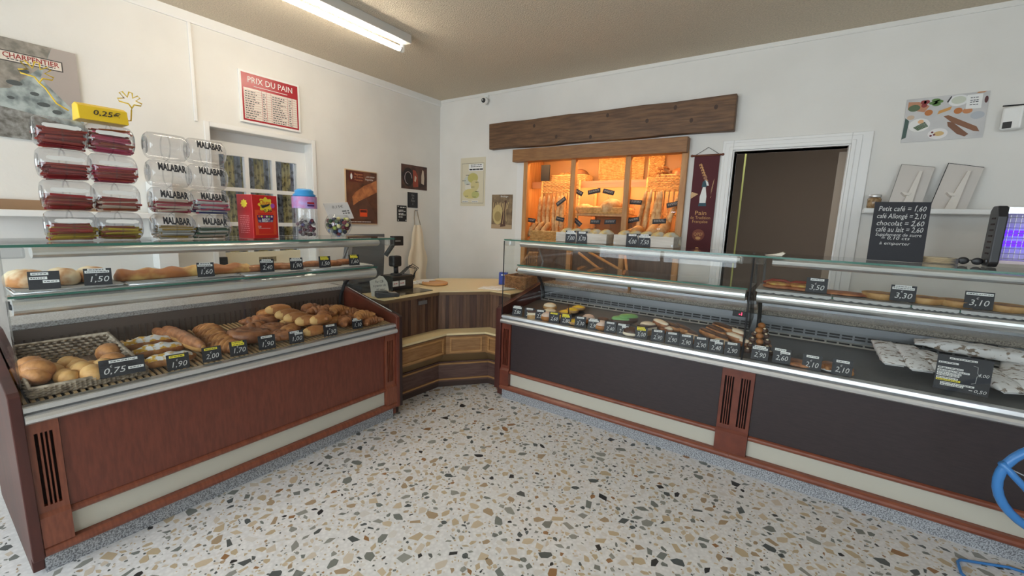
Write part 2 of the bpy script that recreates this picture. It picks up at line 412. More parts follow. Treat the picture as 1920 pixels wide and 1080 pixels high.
L.new(rp.outputs['Color'], mx.inputs[6]); L.new(r2.outputs['Color'], mx.inputs[7]); L.new(mx.outputs[2], n['Principled BSDF'].inputs['Base Color'])
n['Principled BSDF'].inputs['Roughness'].default_value = .9
for k in range(3):
    y0 = 1.44+.22*k; vs = []; fs = []
    nn = 40
    for i in range(nn+1):
        y = y0+.218*i/nn; x = XW-.195+.014*math.sin(i*1.15+k)
        for q in (0, .004):
            vs += [(x-q, y, 1.0), (x-q, y, 1.96)]
    for i in range(nn):
        a = i*4; fs += [(a, a+4, a+5, a+1), (a+2, a+3, a+7, a+6)]
    fs += [(0, 1, 3, 2), (nn*4, nn*4+2, nn*4+3, nn*4+1)]
    mb = MB(); mb.smooth = True; mb.add(vs, fs)
    tag(mb.build('curtain', cur), 'flowered yellow and grey curtain, %s pane column of the glazed door' % ('left', 'middle', 'right')[k], 'curtain', 'curtains behind the glazed door')
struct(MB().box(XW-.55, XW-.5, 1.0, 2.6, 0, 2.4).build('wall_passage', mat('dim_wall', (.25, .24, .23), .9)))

# doorway in the back wall: moulded architrave, dark passage behind
mb = MB()
for (a, b, t) in ((0, .075, .014), (.0, .055, .022), (.0, .025, .030)):
    mb.box(OX0-.01-b, OX0-.01-a, YW-t, YW, 0, OZ+.01+b).box(OX1+.01+a, OX1+.01+b+.035*(b > .07), YW-t, YW, 0, OZ+.01+b)
    mb.box(OX0-.01, OX1+.01, YW-t, YW, OZ+.01+a, OZ+.01+b)
mb.box(OX0-.01, OX0, YW-.02, YW+.12, 0, OZ+.01).box(OX1, OX1+.01, YW-.02, YW+.12, 0, OZ+.01).box(OX0, OX1, YW-.02, YW+.12, OZ, OZ+.01)
d2 = struct(mb.build('door_2', M_WHITE, bevel=.003))
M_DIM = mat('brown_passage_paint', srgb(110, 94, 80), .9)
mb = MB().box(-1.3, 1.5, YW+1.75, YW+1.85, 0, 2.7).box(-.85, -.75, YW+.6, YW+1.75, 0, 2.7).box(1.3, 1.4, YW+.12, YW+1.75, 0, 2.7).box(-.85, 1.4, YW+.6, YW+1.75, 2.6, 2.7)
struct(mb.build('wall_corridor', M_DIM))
# inner door standing open on its right hinges
do = thing('door_3', 'pale wooden door leaf standing open inside the doorway', None, (OX1-.02, YW+.2, 0)); do['kind'] = 'structure'
mb = MB(T(OX1-.02, YW+.12, 0) @ rotz(math.radians(82))); mb.box(0, .62, -.02, .02, .01, 2.0)
mb.build('leaf', mat('dark_door', srgb(92, 80, 72), .6), do)
mb = MB(T(OX1-.02, YW+.12, 0) @ rotz(math.radians(82))); mb.box(-.012, 0, -.022, .022, .01, 2.0)
mb.build('edge_strip', mat('pale_wood_edge', srgb(150, 134, 118), .6), do)
struct(MB().box(OX0+.01, OX0+.022, YW+.5, YW+.515, 0, 2.1).build('trim_5', mat('pale_green_strip', srgb(170, 170, 96), .6)))

# ---------------------------------------------------------------- ceiling fluorescent batten
fx = -2.60
lt = thing('fluorescent_light', 'white ceiling batten light with glowing tube', 'ceiling light', (fx, 1.6, 2.70))
MB().box(fx-.035, fx+.045, .82, 2.33, 2.705, ZC).build('housing', M_TIN, lt, bevel=.004)
for yy in (.835, 2.30): MB().box(fx-.05, fx-.022, yy, yy+.022, 2.655, 2.72).build('tube_holder', M_WHITE2, lt, bevel=.003)
MB().tube([(fx-.036, .86, 2.672), (fx-.036, 2.30, 2.672)], .0165, 12).build('tube', M_TUBE, lt)
MB().tube([(fx-.036, 2.285, 2.672), (fx-.036, 2.302, 2.672)], .0172, 12).build('tube_cap', M_ALU, lt)

# ================================================================ display counters
def display_counter(name, label, Tm, L, front, warm, ledge, left_end, right_end, post_l=.033, post_r=.05):
    """local frame: x along the front, y into the counter, z up; granite plinth face at y = 0"""
    root = thing(name, label, 'display counter', Tm @ Vector((L/2, .3, 0)))
    def B(): return MB(Tm)
    B().box(0, L, 0, .70, 0, .088).build('plinth', M_GRAN, root)
    B().box(.01, L-.01, .012, .76, .088, .68).build('body', M_MAHOGD, root)
    rail = [(.012, .084), (-.034, .086), (-.044, .094), (-.047, .105), (-.044, .116), (-.034, .126), (.012, .128)]
    B().prism(rail, .0005, L-.0005, 'x').build('base_rail', M_MAHOGL, root)
    B().box(.087, L-.087, -.012, .012, .128, .228).build('kick_panel', M_KICK, root)
    bead = [(.012, .226), (-.024, .226), (-.032, .233), (-.034, .241), (-.030, .249), (-.020, .255), (.012, .257)]
    B().prism(bead, .087, L-.087, 'x').build('bead_rail', M_MAHOGL, root)
    B().box(.087, L-.087, -.018, .012, .256, .640).build('front_panel', front, root)
    for x0 in (0, L-.085):
        x1 = x0+.085; g = B()
        g.prism([(.012, .128), (-.042, .128), (-.042, .252), (-.028, .268), (.012, .268)], x0, x1, 'x')
        g.box(x0, x1, -.028, .012, .268, .292).box(x0, x1, -.028, .012, .592, .638)
        bars = (x0, x0+.0175), (x0+.0275, x0+.0335), (x0+.0405, x0+.0455), (x0+.0525, x0+.0575), (x0+.0665, x1)
        for a, b in bars: g.box(a, b, -.028, -.006, .292, .592)
        p = g.build('pilaster', M_MAHOGL if warm else M_MAHOG, root)
        B().box(x0+.002, x1-.002, -.006, .010, .29, .594).build('slot_back', M_SLOT, p)
    prof = [(.0, .638), (-.046, .640), (-.056, .648), (-.058, .660), (-.052, .671), (-.040, .676), (-.024, .679), (-.024, .683), (-.041, .685), (-.038, .702), (-.030, .706), (.0, .706)]
    B().prism(prof, 0, L, 'x').build('front_rail', M_ALU, root)
    # glazing
    def pane(nm, f, edge=None):
        o = f(B()).build(nm, M_GLASS, root); return o
    pane('front_glass', lambda b: b.box(.003, L-.003, -.034, -.026, .706, 1.293))
    tg = pane('top_glass', lambda b: b.box(0, L, -.034, .40, 1.294, 1.304))
    g = B(); g.box(0, L, -.0365, -.034, 1.294, 1.304); g.build('glass_edge', M_GEDGE, tg)
    sg = pane('shelf_glass', lambda b: b.box(.02, L-.02, .13, .50, 1.088, 1.097))
    g = B(); g.box(.02, L-.02, .1275, .13, 1.088, 1.097); g.build('glass_edge', M_GEDGE, sg)
    tb = [(.155+.036*math.cos(a)*1.0, 1.052+.034*math.sin(a)) for a in [2*PI*k/18 for k in range(18)]]
    m = B(); m.smooth = False; m.prism(tb, .03, L-.03, 'x'); m.build('shelf_rail', M_ALU, root, bevel=0)
    tb = [(.085+.040*math.cos(a), 1.268+.024*math.sin(a)) for a in [2*PI*k/16 for k in range(16)]]
    B().prism(tb, .09, L-.06, 'x').build('lamp_rail', M_ALU, root)
    for x in (.032, L-.032):
        B().box(x-.03, x+.03, -.036, .03, 1.255, 1.294).build('glass_clamp', M_GPLAIN, root, bevel=.006)
        B().tube([(x, .16, 1.05), (x, .30, 1.045), (x, .42, 1.0), (x, .50, .93), (x, .55, .84), (x, .56, .76)], .012, 8).build('bracket', M_BLACKM, root)
        B().tube([(x, .50, .93), (x, .52, 1.1), (x, .42, 1.25), (x, .38, 1.294)], .008, 6).build('upright', M_STEEL, root)
    # granite worktop behind and the inner well
    B().box(0, L, .565, .80, .878, .905).build('worktop', ledge, root, bevel=.003)
    B().box(0, L, -.026, .012, .690, .7035).build('deck_lip', M_KICK, root)
    back = mat('brown_back', srgb(96, 84, 78), .5) if warm else mat('steel_back', (.20, .205, .215), .35, .7)
    B().box(0, L, .565, .585, .70, .878).build('inner_back', back, root)
    return root, B

TL = T(-2.334, .205, 0) @ rotz(PI/2)
LL = 1.735
left_case, BL = display_counter('display_counter', 'red-brown display counter on the left, full of pastries under candy jars', TL, LL, M_MAHOG, True, M_LEDGE, True, True)
TR1 = T(-1.925, 2.73, 0); LR = 1.694
right_case, BR1 = display_counter('display_counter', 'chilled display counter with dark front, in front of the bread shelves', TR1, LR, M_WENGE, False, M_LEDGE2, True, False)
TR2 = T(-.231, 2.73, 0)
right_case2, BR2 = display_counter('display_counter', 'chilled display counter with dark front and paper bags, at right below the menu board', TR2, LR, M_WENGE, False, M_LEDGE2, False, True)
def end_panel(B, root, x0, x1, m, name='end_panel'):
    prof = [(-.046, .088), (-.046, .752), (-.020, .765), (.10, .79), (.565, .895), (.80, .895), (.80, .02), (.0, .02), (.0, .088)]
    return B().prism(prof, x0, x1, 'x').build(name, m, root, bevel=.003)
def side_glass(B, root, x0):
    return B().prism([(-.026, .782), (-.026, 1.292), (.39, 1.292), (.50, .92), (.50, .90), (.10, .81)], x0, x0+.006, 'x').build('side_glass', M_GLASS, root)
end_panel(BL, left_case, -.034, -.001, M_MAHOGD); end_panel(BL, left_case, LL+.001, LL+.026, M_MAHOG); end_panel(BL, left_case, LL+.026, LL+.052, mat('black_brown_veneer', srgb(52, 34, 32), .5))
side_glass(BL, left_case, .0); side_glass(BL, left_case, LL-.007)
BL().tube([(LL-.004, .0, .79), (LL-.004, .10, .813), (LL-.004, .50, .905)], .0025, 6).build('glass_bead', M_WHITE2, left_case)
end_panel(BR1, right_case, -.050, -.001, M_MAHOGD); side_glass(BR1, right_case, .0)
BR1().tube([(.0, -.033, .706), (.0, -.033, 1.29)], .004, 6).build('corner_strip', M_BLACKM, right_case)
side_glass(BR2, right_case2, .003); end_panel(BR2, right_case2, LR+.001, LR+.05, M_MAHOGD); side_glass(BR2, right_case2, LR-.007)
BR2().tube([(.006, -.036, .706), (.006, -.036, 1.29)], .0055, 6).build('corner_strip', M_BLACKM, right_case2)

# left deck: beech slats running into the depth, rising slightly to the back
slat_me = MB().box(-.0055, .0055, 0, .56, -.006, .006).mesh('slat', mat('beech_slat', srgb(200, 170, 130), .5, c2=srgb(176, 142, 100), scale=12))
tilt = math.atan2(.05, .56)
N = 76
BL().prism([(.012, .690), (.565, .742), (.565, .735), (.012, .683)], .002, LL-.002, 'x').build('deck_tray', mat('dark_tray', (.035, .03, .028), .6), left_case)
for i in range(N):
    inst('slat', slat_me, TL @ T(.012+(LL-.024)*i/(N-1), .008, .700) @ Matrix.Rotation(tilt, 4, 'X'), left_case)
slat_reflection = MB().box(-.004, .004, -.006, 0, .755, .83).mesh('slat_reflection', mat('reflection_brown', srgb(74, 62, 56), .6))
for i in range(58): inst('slat_reflection', slat_reflection, TL @ T(.03+(LL-.06)*i/57, .565, 0), left_case)  # brown strips modelled in place of the slats' reflection on the inner back
# right decks: steel sheet with an air grille along the back
slot = MB().box(-.026, .026, -.002, .001, -.005, .005).mesh('vent_slot', M_BLACKM)
for B, root, Tm in ((BR1, right_case, TR1), (BR2, right_case2, TR2)):
    B().prism([(.012, .692), (.50, .752), (.565, .752), (.565, .742), (.012, .682)], .002, LR-.002, 'x').build('deck', M_DECKM, root)
    B().prism([(.535, .752), (.562, .775), (.565, .775), (.565, .752)], .02, LR-.02, 'x').build('air_duct', M_ALU, root)
    B().box(.0, LR, .548, .565, .838, .878).build('duct_cover', mat('duct_grey', (.22, .225, .24), .4, .7), root)
    for i in range(26):
        x = .06+(LR-.12)*i/25
        inst('vent_slot', slot, Tm @ T(x, .5475, .7635) @ Matrix.Rotation(-.86, 4, 'X'), root)
        for z in (.795, .812): inst('vent_slot', slot, Tm @ T(x+.01, .5645, z), root)
M_REDLED = mat('red_led', (.6, .01, .02), .5, emit=(1, .03, .08), estr=4)
for (B, root, Tm, x0, s) in ((BR1, right_case, TR1, LR-.085, '-1'), (BR2, right_case2, TR2, 1.09, '9')):
    th = B().box(x0-.045, x0+.045, .535, .5475, .845, .885).build('thermostat', M_BLACK, root, bevel=.003)
    text(s, Tm @ frame((x0+.006, .5345, .865), (1, 0, 0), (0, 0, 1), (0, -1, 0)), .03, M_REDLED, th, bold=.01)
# steel door track along the back of the chilled counters
for B, root in ((BR1, right_case), (BR2, right_case2)):
    B().box(.02, LR-.02, .79, .797, .905, .93).build('door_track', M_STEEL, root)

# ================================================================ corner till counter
cz = .841
A0, A1, A2, A3 = (-2.484, 1.995), (-2.468, 2.549), (-2.194, 2.885), (-1.978, 2.885)
top = [A0, A1, A2, A3, (-1.978, 3.30), (-2.60, 3.55), (-3.02, 3.14), (-3.09, 2.60), (-3.09, 1.995)]
cc = thing('till_counter', 'corner counter with cream top, wood-slat front and low oak bench', 'counter', (-2.6, 2.7, 0))
MB().prism(top[::-1], cz-.006, cz).build('worktop', M_CREAM, cc)
MB().prism([(p[0], p[1]) for p in top[::-1]], cz-.032, cz-.006).build('worktop_edge', mat('brown_edge', srgb(110, 84, 60), .5), cc)
def off(pts, d):
    """push a poly line away from the customers by d"""
    out = []; n = len(pts)
    for i in range(n):
        ns = []
        for a, b in ((i-1, i), (i, i+1)):
            if a < 0 or b >= n: continue
            t = Vector(pts[b])-Vector(pts[a]); t.normalize(); ns.append(Vector((-t.y, t.x)))
        m = sum(ns, Vector((0, 0))); m.normalize(); k = m.dot(ns[0]); out.append(tuple(Vector(pts[i])+m*(d/k)))
    return out
line = [(-2.493, 1.995), A1, A2, A3]
def strip(name, m, d0, d1, z0, z1, seg=None, parent=None, z0b=None):
    """front panels following the three faces"""
    P, Q = off(line, d0), off(line, d1); res = []
    for i in range(3) if seg is None else seg:
        a, b, c, d = P[i], P[i+1], Q[i+1], Q[i]
        g = MB().prism([a, b, c, d], z0, z1); res.append(g.build(name, m, parent or cc))
    return res
strip('core', M_SLATW[3], .028, .30, .10, cz-.032)
k = 0
P, Q = off(line, .016), off(line, .028)
for i in range(3):
    a, b, c, d = (Vector(q) for q in (P[i], P[i+1], Q[i+1], Q[i]))
    n = max(2, round((b-a).length/.030))
    for j in range(n):
        t0, t1 = j/n+.02/n, (j+1)/n-.02/n; k += 1
        MB().prism([tuple(a.lerp(b, t0)), tuple(a.lerp(b, t1)), tuple(d.lerp(c, t1)), tuple(d.lerp(c, t0))], .50, cz-.033).build('slat', R.choice(M_SLATW), cc)
# bench
strip('bench_top', M_CREAM, -.135, .02, .498, .514)
strip('bench_edge', mat('brown_edge', srgb(110, 84, 60), .5), -.128, .02, .486, .498)
strip('bench_front', M_OAK, -.125, -.10, .335, .486)
for i in range(3):
    Pm = off(line, -.126); a, b = Vector(Pm[i]), Vector(Pm[i+1]); t = (b-a).normalized(); nrm = Vector((t.y, -t.x)); l = (b-a).length
    if i < 2 or l > .1:
        for (s0, s1, z0, z1) in ((.03, l-.03, .462, .476), (.03, l-.03, .348, .362), (.03, .044, .362, .462), (l-.044, l-.03, .362, .462)):
            q = [a+t*s0, a+t*s1, a+t*s1+nrm*.008, a+t*s0+nrm*.008]
            MB().prism([tuple(p) for p in q], z0, z1).build('moulding', M_OAKL, cc)
P, Q, S = off(line, -.112), off(line, .015), off(line, .03)
M_UNDER = mat('bronze_laminate', srgb(128, 104, 72), .45)
for i in range(3):
    a, b, c, d = P[i], P[i+1], Q[i+1], Q[i]; e, f = S[i+1], S[i]
    MB().add([(*a, .335), (*b, .335), (*c, .225), (*d, .225), (*e, .225), (*f, .225), (*e, .335), (*f, .335)],
             [(0, 1, 2, 3), (3, 2, 4, 5), (5, 4, 6, 7), (7, 6, 1, 0), (0, 3, 5, 7), (1, 6, 4, 2)]).build('sloping_panel', M_UNDER, cc)
M_KWOOD = mat('plum_wood', srgb(108, 82, 74), .5, c2=srgb(88, 62, 58), scale=8, stretch=(1, 1, 8))
strip('kick_board', M_KWOOD, .005, .03, .045, .225)
strip('kick_board_rail', M_OAKL, -.004, .006, .20, .214)
strip('kick_board_rail', M_OAKL, -.004, .006, .062, .076)
strip('plinth', mat('dark_plinth', srgb(70, 54, 48), .6), .008, .03, 0, .045)
g = frame((0, 0, 0), (1, 0, 0), (0, 1, 0), (0, 0, 1))
MB().box(-2.486, -2.480, 2.33, 2.42, .755, .785).build('cable_grommet', M_STEEL, cc)

# ================================================================ wall things
def plane_poly(fr, pts, off, name, m, parent):
    return MB(fr).poly([(a, b, off) for a, b in pts]).build(name, m, parent)
def rect(fr, x0, x1, y0, y1, off, name, m, parent): return plane_poly(fr, [(x0, y0), (x1, y0), (x1, y1), (x0, y1)], off, name, m, parent)
def disc(fr, cx, cy, rx, ry, off, name, m, parent, n=20, a0=0, a1=2*PI):
    return plane_poly(fr, [(cx+rx*math.cos(a0+(a1-a0)*i/n), cy+ry*math.sin(a0+(a1-a0)*i/n)) for i in range(n)], off, name, m, parent)
def board(name, label, cat, fr, w, h, t, m, group=None):
    return tag(MB(fr).box(0, w, 0, h, .0005, t).build(name, m), label, cat, group)
def dashes(fr, x0, x1, ys, hgt, m, parent, seed=1, name='print_lines', off=.001, fill=.8):
    r = random.Random(seed); g = MB(fr)
    for y in ys:
        x = x0
        while x < x1-hgt:
            w = min(r.uniform(1.2, 4)*hgt, x1-x); g.poly([(x, y, off), (x+w, y, off), (x+w, y+hgt, off), (x, y+hgt, off)]); x += w+hgt*(.6/fill)
    return g.build(name, m, parent)

# large bread poster at far left
fr = WL(.33, 1.80); w, h = .395, .515
po = board('poster', 'large poster of a sliced loaf with a red headed name plate', 'poster', fr, w, h, .012, mat('loaf_crumb', srgb(176, 186, 184), .5, c2=srgb(112, 122, 122), scale=16, contrast=(.40, .62)))
e = .0125
plane_poly(fr, [(0, h), (0, .45*h), (.12, .50*h), (.26, .80*h), (.30, h)], e, 'print', mat('crust_print', srgb(120, 116, 108), .5, c2=srgb(160, 152, 142), scale=30), po)
plane_poly(fr, [(.30, h), (.24, .66*h), (.34, .42*h), (w, .30*h), (w, h)], e, 'print', mat('check_cloth', srgb(168, 158, 152), .5, c2=srgb(128, 74, 66), scale=14, kind='wave', contrast=(.45, .55)), po)
plane_poly(fr, [(0, 0), (w, 0), (w, .17*h), (.18, .28*h), (0, .33*h)], e, 'print', mat('crust_edge', srgb(150, 150, 146), .5, c2=srgb(96, 92, 86), scale=40), po)
for (a, b, rx, ry) in ((.07, .33, .022, .012), (.14, .29, .03, .014), (.21, .25, .018, .01), (.24, .20, .026, .012), (.05, .24, .016, .01), (.12, .21, .014, .008), (.18, .36, .022, .012), (.29, .17, .02, .012)):
    disc(fr, a, b, rx, ry, e+.0004, 'print', mat('crumb_hole', srgb(78, 84, 84), .6), po, 12)
rect(fr, .095, .335, .395, .450, e+.0006, 'name_plate', mat('plate_dark', srgb(60, 56, 54), .6), po)
np_ = rect(fr, .100, .330, .400, .445, e+.0010, 'name_plate', mat('plate_cream', srgb(222, 212, 200), .6), po)
text('CHARPENTIER', fr @ T(.215, .427, e+.0014), .036, mat('plate_red', srgb(150, 52, 44), .6), np_, bold=.02, width=.21)
dashes(fr, .125, .305, (.407,), .005, MATS['plate_dark'], np_, 3, off=e+.0014)

# framed price list
fr = WL(1.598, 2.118); w, h = .458, .372
po = board('price_board', 'framed red and white bread price list', 'price board', fr, w, h, .018, M_WHITE2)
rect(fr, .014, w-.014, .014, h-.014, .0185, 'print', mat('list_red', srgb(168, 44, 52), .25), po)
rect(fr, .026, w-.026, .026, .252, .0189, 'list_sheet', mat('list_white', srgb(222, 214, 204), .25), po)
text('PRIX DU PAIN', fr @ T(w/2, .312, .0190), .062, M_PAPER, po, width=.34)
rect(fr, .10, w-.10, .270, .274, .0190, 'print', M_PAPER, po)
g = MB(fr)
for i in range(13): g.poly([(.026, .026+.0174*i, .0192), (w-.026, .026+.0174*i, .0192), (w-.026, .0275+.0174*i, .0192), (.026, .0275+.0174*i, .0192)])
for x in (.155, .19, .225, .355, .393): g.poly([(x, .026, .0192), (x+.002, .026, .0192), (x+.002, .252, .0192), (x, .252, .0192)])
g.build('list_lines', MATS['list_red'], po)
for i in range(12):
    y = .033+.0174*i
    dashes(fr, .034, .034+R.uniform(.06, .11), (y,), .006, M_INK, po, i, off=.0193); dashes(fr, .235, .235+R.uniform(.06, .11), (y,), .006, M_INK, po, i+50, off=.0193)
    dashes(fr, .162, .184, (y,), .006, M_INK, po, i+90, off=.0193); dashes(fr, .365, .388, (y,), .006, M_INK, po, i+190, off=.0193)

# baguette poster, in wooden frame
fr = WL(2.470, 1.359); w, h = .356, .513
po = board('poster', 'brown baguette poster in a thin pale frame beside the glazed door', 'poster', fr, w, h, .014, mat('frame_beige', srgb(206, 176, 140), .5))
rect(fr, .008, w, .008, h-.008, .0145, 'print', mat('dark_baguette', srgb(120, 74, 52), .4, c2=srgb(70, 44, 36), scale=7), po)
plane_poly(fr, [(.07, .26), (.10, .30), (.20, .37), (.30, .41), (w, .44), (w, .32), (.25, .27), (.14, .22), (.08, .18)], .0150, 'print', mat('baguette_tip', srgb(196, 128, 80), .4, c2=srgb(150, 88, 56), scale=20), po)
plane_poly(fr, [(.0, .06), (.06, .24), (.13, .28), (.22, .27), (.33, .10), (.33, .05), (.02, .05)], .0148, 'print', mat('baguette_body', srgb(104, 70, 56), .4, c2=srgb(84, 56, 48), scale=12), po)
q = rect(fr, .04, .20, .40, .495, .0153, 'print', mat('poster_maroon', srgb(96, 40, 34), .4), po)
text('Baguette', fr @ T(.145, .475, .0156), .026, mat('print_gold', srgb(214, 150, 100), .5), q); text('de Tradition', fr @ T(.145, .448, .0156), .024, MATS['print_gold'], q, width=.1); text('Française', fr @ T(.145, .422, .0156), .024, MATS['print_gold'], q)
disc(fr, .065, .450, .011, .028, .0157, 'print', M_PAPER, po); disc(fr, .065, .482, .006, .007, .0157, 'print', MATS['baguette_tip'], po)
text('...son plaisir', fr @ T(.275, .462, .0156), .024, M_PAPER, po, width=.11); text('baguette', fr @ T(.265, .435, .0156), .026, M_PAPER, po, width=.09)
rect(fr, .15, .235, .075, .145, .0153, 'print', M_ORANGE, po); rect(fr, .155, .23, .115, .140, .0156, 'print', MATS['poster_maroon'], po)
dashes(fr, .03, .28, (.022,), .006, M_PAPER, po, 8, off=.0153)

# oven photo and two small slates
fr = WL(3.153, 1.748); w, h = .372, .255
po = board('photo', 'dark red photo of an old bread oven', 'photo', fr, w, h, .004, mat('oven_brown', srgb(92, 58, 48), .4, c2=srgb(48, 28, 26), scale=11))
disc(fr, .095, .125, .075, .10, .0045, 'print', mat('oven_black', srgb(34, 24, 24), .5), po)
g = MB(fr); g.tube([(.095+.05*math.cos(a), .115+.065*math.sin(a), .0048) for a in [i*.42 for i in range(12)]], .0035, 4); g.build('print', mat('oven_iron', srgb(170, 150, 150), .5), po)
plane_poly(fr, [(.165, .02), (.24, .03), (.23, .15), (.20, .20), (.16, .21)], .0047, 'print', mat('oven_red', srgb(150, 66, 48), .5), po)
plane_poly(fr, [(.285, .07), (.325, .06), (.33, .13), (.32, .21), (.30, .22), (.285, .15)], .0047, 'print', mat('oven_cloth', srgb(200, 180, 160), .5), po)
plane_poly(fr, [(.18, .09), (.20, .08), (.215, .13), (.19, .15)], .0049, 'print', MATS['oven_cloth'], po)
fr = WL(3.239, 1.548)
po = board('chalkboard', 'small grey chalkboard under the oven photo', 'chalkboard', fr, .146, .166, .004, M_SLATE)
for s, y in (('Sac', .135), ('de', .105), ('Pain', .075), ('1.', .04)): text(s, fr @ T(.073, y, .0048), .034, mat('faint_chalk', srgb(150, 150, 150), .8), po, shear=.2)
fr = WL(3.091, 1.394)
po = board('chalkboard', 'small black chalkboard with white writing beside the hanging apron', 'chalkboard', fr, .132, .172, .004, M_BLACKM)
for i, y in enumerate((.148, .118, .105, .082, .068, .045)): dashes(fr, .02 if i else .04, .115 - .03*(i % 2), (y,), .008, M_PAPER, po, 20+i, off=.0046)
for a, b in ((.01, .01), (.115, .01), (.01, .155)): rect(fr, a, a+.01, b, b+.01, .0047, 'pin', M_PAPER, po)

# apron hanging on the wall
ap = thing('apron', 'pale cream apron hanging on the wall in the corner', 'apron', (XW+.05, 3.36, .66))
M_APR = mat('apron_cloth', srgb(240, 226, 202), .9)
g = MB(); g.smooth = True; nu, nv = 18, 14; vs = []; fs = []
for j in range(nv+1):
    t = j/nv; z = 1.36-.72*t; hw = .055+.10*min(1, t*2.2)
    for i in range(nu+1):
        s_ = i/nu; y = 3.36+(s_-.5)*2*hw*(.9+.1*math.sin(j)); x = XW+.030+.016*math.sin(s_*11+t*1.2)*min(1, .3+t)+.01*t
        vs.append((x, y, z))
n0 = len(vs); vs += [(x-.004, y, z) for x, y, z in vs]
for j in range(nv):
    for i in range(nu):
        a = j*(nu+1)+i; fs += [(a, a+1, a+nu+2, a+nu+1), (n0+a, n0+a+nu+1, n0+a+nu+2, n0+a+1)]
g.add(vs, fs); g.build('cloth', M_APR, ap)
MB().tube([(XW+.03, 3.315, 1.36), (XW+.02, 3.318, 1.44), (XW+.012, 3.33, 1.515), (XW+.012, 3.365, 1.52), (XW+.02, 3.382, 1.44), (XW+.03, 3.40, 1.36)], .004, 6).build('neck_strap', mat('strap', srgb(150, 132, 108), .8), ap)
MB().lathe([(.004, 0), (.004, .03), (.008, .032), (.008, .036)], 10, (XW, 3.348, 1.522), 'x').build('hook', M_STEEL, ap)

# map poster, harvest photo on the back wall
def wbrect(p0, p1): a, b = PY(p0, YW), PY(p1, YW); return a.x, min(a.z, b.z), b.x-a.x, abs(a.z-b.z)
x, z, w, h = wbrect((864.5, 297), (909, 386.5)); fr = WB(x, z)
po = board('map_poster', 'yellowed regional map poster beside the corner', 'poster', fr, w, h, .003, mat('map_paper', srgb(216, 208, 184), .6))
M_MAPL = mat('map_line', srgb(92, 86, 74), .7)
for (a, b, c, d) in ((.02, w-.02, .03, .033), (.02, w-.02, h-.063, h-.06), (.02, .023, .03, h-.06), (w-.023, w-.02, .03, h-.06)): rect(fr, a, b, c, d, .0036, 'print', M_MAPL, po)
rect(fr, .12, w-.03, h-.145, h-.07, .0038, 'print', M_PAPER, po); dashes(fr, .15, w-.05, (h-.085, h-.103), .008, M_INK, po, 4, off=.0042); dashes(fr, .13, w-.035, (h-.135,), .014, M_INK, po, 5, off=.0042, fill=2)
for (cx_, cy_, rx, ry, c) in ((.18, h-.22, .075, .055, (190, 182, 110)), (.21, h-.30, .06, .06, (206, 194, 140)), (.10, h-.25, .05, .05, (200, 204, 192)), (.15, h-.39, .11, .055, (208, 196, 132)), (.22, h-.40, .055, .04, (186, 186, 120)), (.11, h-.32, .045, .035, (222, 218, 204))):
    disc(fr, cx_, cy_, rx, ry, .0036+.0002*cx_, 'print', mat('map_%d%d' % (c[0], c[2]), srgb(*c), .7), po, 14)
for (a, b) in ((.10, h-.19), (.05, h-.25), (.24, h-.27), (.11, h-.29), (.18, h-.32), (.24, h-.37), (.09, h-.42), (.20, h-.43)): dashes(fr, a-.02, a+.025, (b,), .006, M_INK, po, int(a*1000), off=.0042)
for a in (.03, .17): rect(fr, a, a+.09, .04, .058, .0037, 'print', M_PAPER, po); dashes(fr, a+.006, a+.082, (.046,), .005, M_INK, po, int(a*999), off=.0041)
x, z, w, h = wbrect((923, 365), (959.5, 430)); fr = WB(x, z)
po = board('photo', 'sepia harvest photo with wheat and sacks left of the bread shelves', 'photo', fr, w, h, .004, mat('sepia', srgb(150, 128, 98), .5, c2=srgb(104, 84, 64), scale=16))
rect(fr, 0, w, 0, .045, .0046, 'print', mat('sepia_ground', srgb(178, 152, 120), .5), po)
disc(fr, .085, .15, .07, .105, .0047, 'print', mat('sepia_sack', srgb(196, 176, 122), .5), po); disc(fr, .085, .13, .045, .055, .0049, 'print', mat('sepia_sack2', srgb(164, 142, 92), .5), po)
plane_poly(fr, [(.12, .02), (.19, .03), (.17, .14), (.20, .30), (.17, .30), (.14, .15)], .0051, 'print', mat('sepia_dark', srgb(92, 64, 52), .5), po)
g = MB(fr)
for i in range(9): a = .02+.024*i; g.tube([(a, .19+.01*(i % 3), .005), (a+.006, .28-.012*(i % 2), .005)], .003, 4)
g.tube([(.15, .05, .0055), (.165, .16, .0055), (.15, .27, .0055)], .003, 4).tube([(.2, .08, .0055), (.19, .2, .0055), (.225, .28, .0055)], .003, 4)
g.build('print', mat('sepia_straw', srgb(206, 180, 130), .5), po); text('Boulanger', fr @ T(w*.62, h-.02, .0052), .026, M_PAPER, po, width=.10)

# old beam over the bread shelves
MBm = MB(WB(0, 0)); r = random.Random(3)
g = thing('beam', 'heavy brown timber beam over the bread shelves', 'beam', (-1.7, YW-.04, 2.17))
pts_t = [(-2.855+.231*i, 2.428+.004*math.sin(i*2.1)) for i in range(11)]; pts_b = [(-2.847+.2305*i, 2.173+.004*math.sin(i*1.7)) for i in range(11)]
MB(WB(0, 0)).prism([*pts_b, *pts_t[::-1]], .001, .075).build('timber', M_BEAM, g, bevel=.006)
for (a, b) in ((-2.3, 2.36), (-2.05, 2.24), (-1.55, 2.38), (-1.2, 2.30), (-.85, 2.27), (-.98, 2.38), (-.68, 2.35), (-1.7, 2.21)): disc(WB(0, 0), a, b, .014, .018, .0758, 'knot', mat('knot', srgb(62, 40, 26), .6), g, 12)

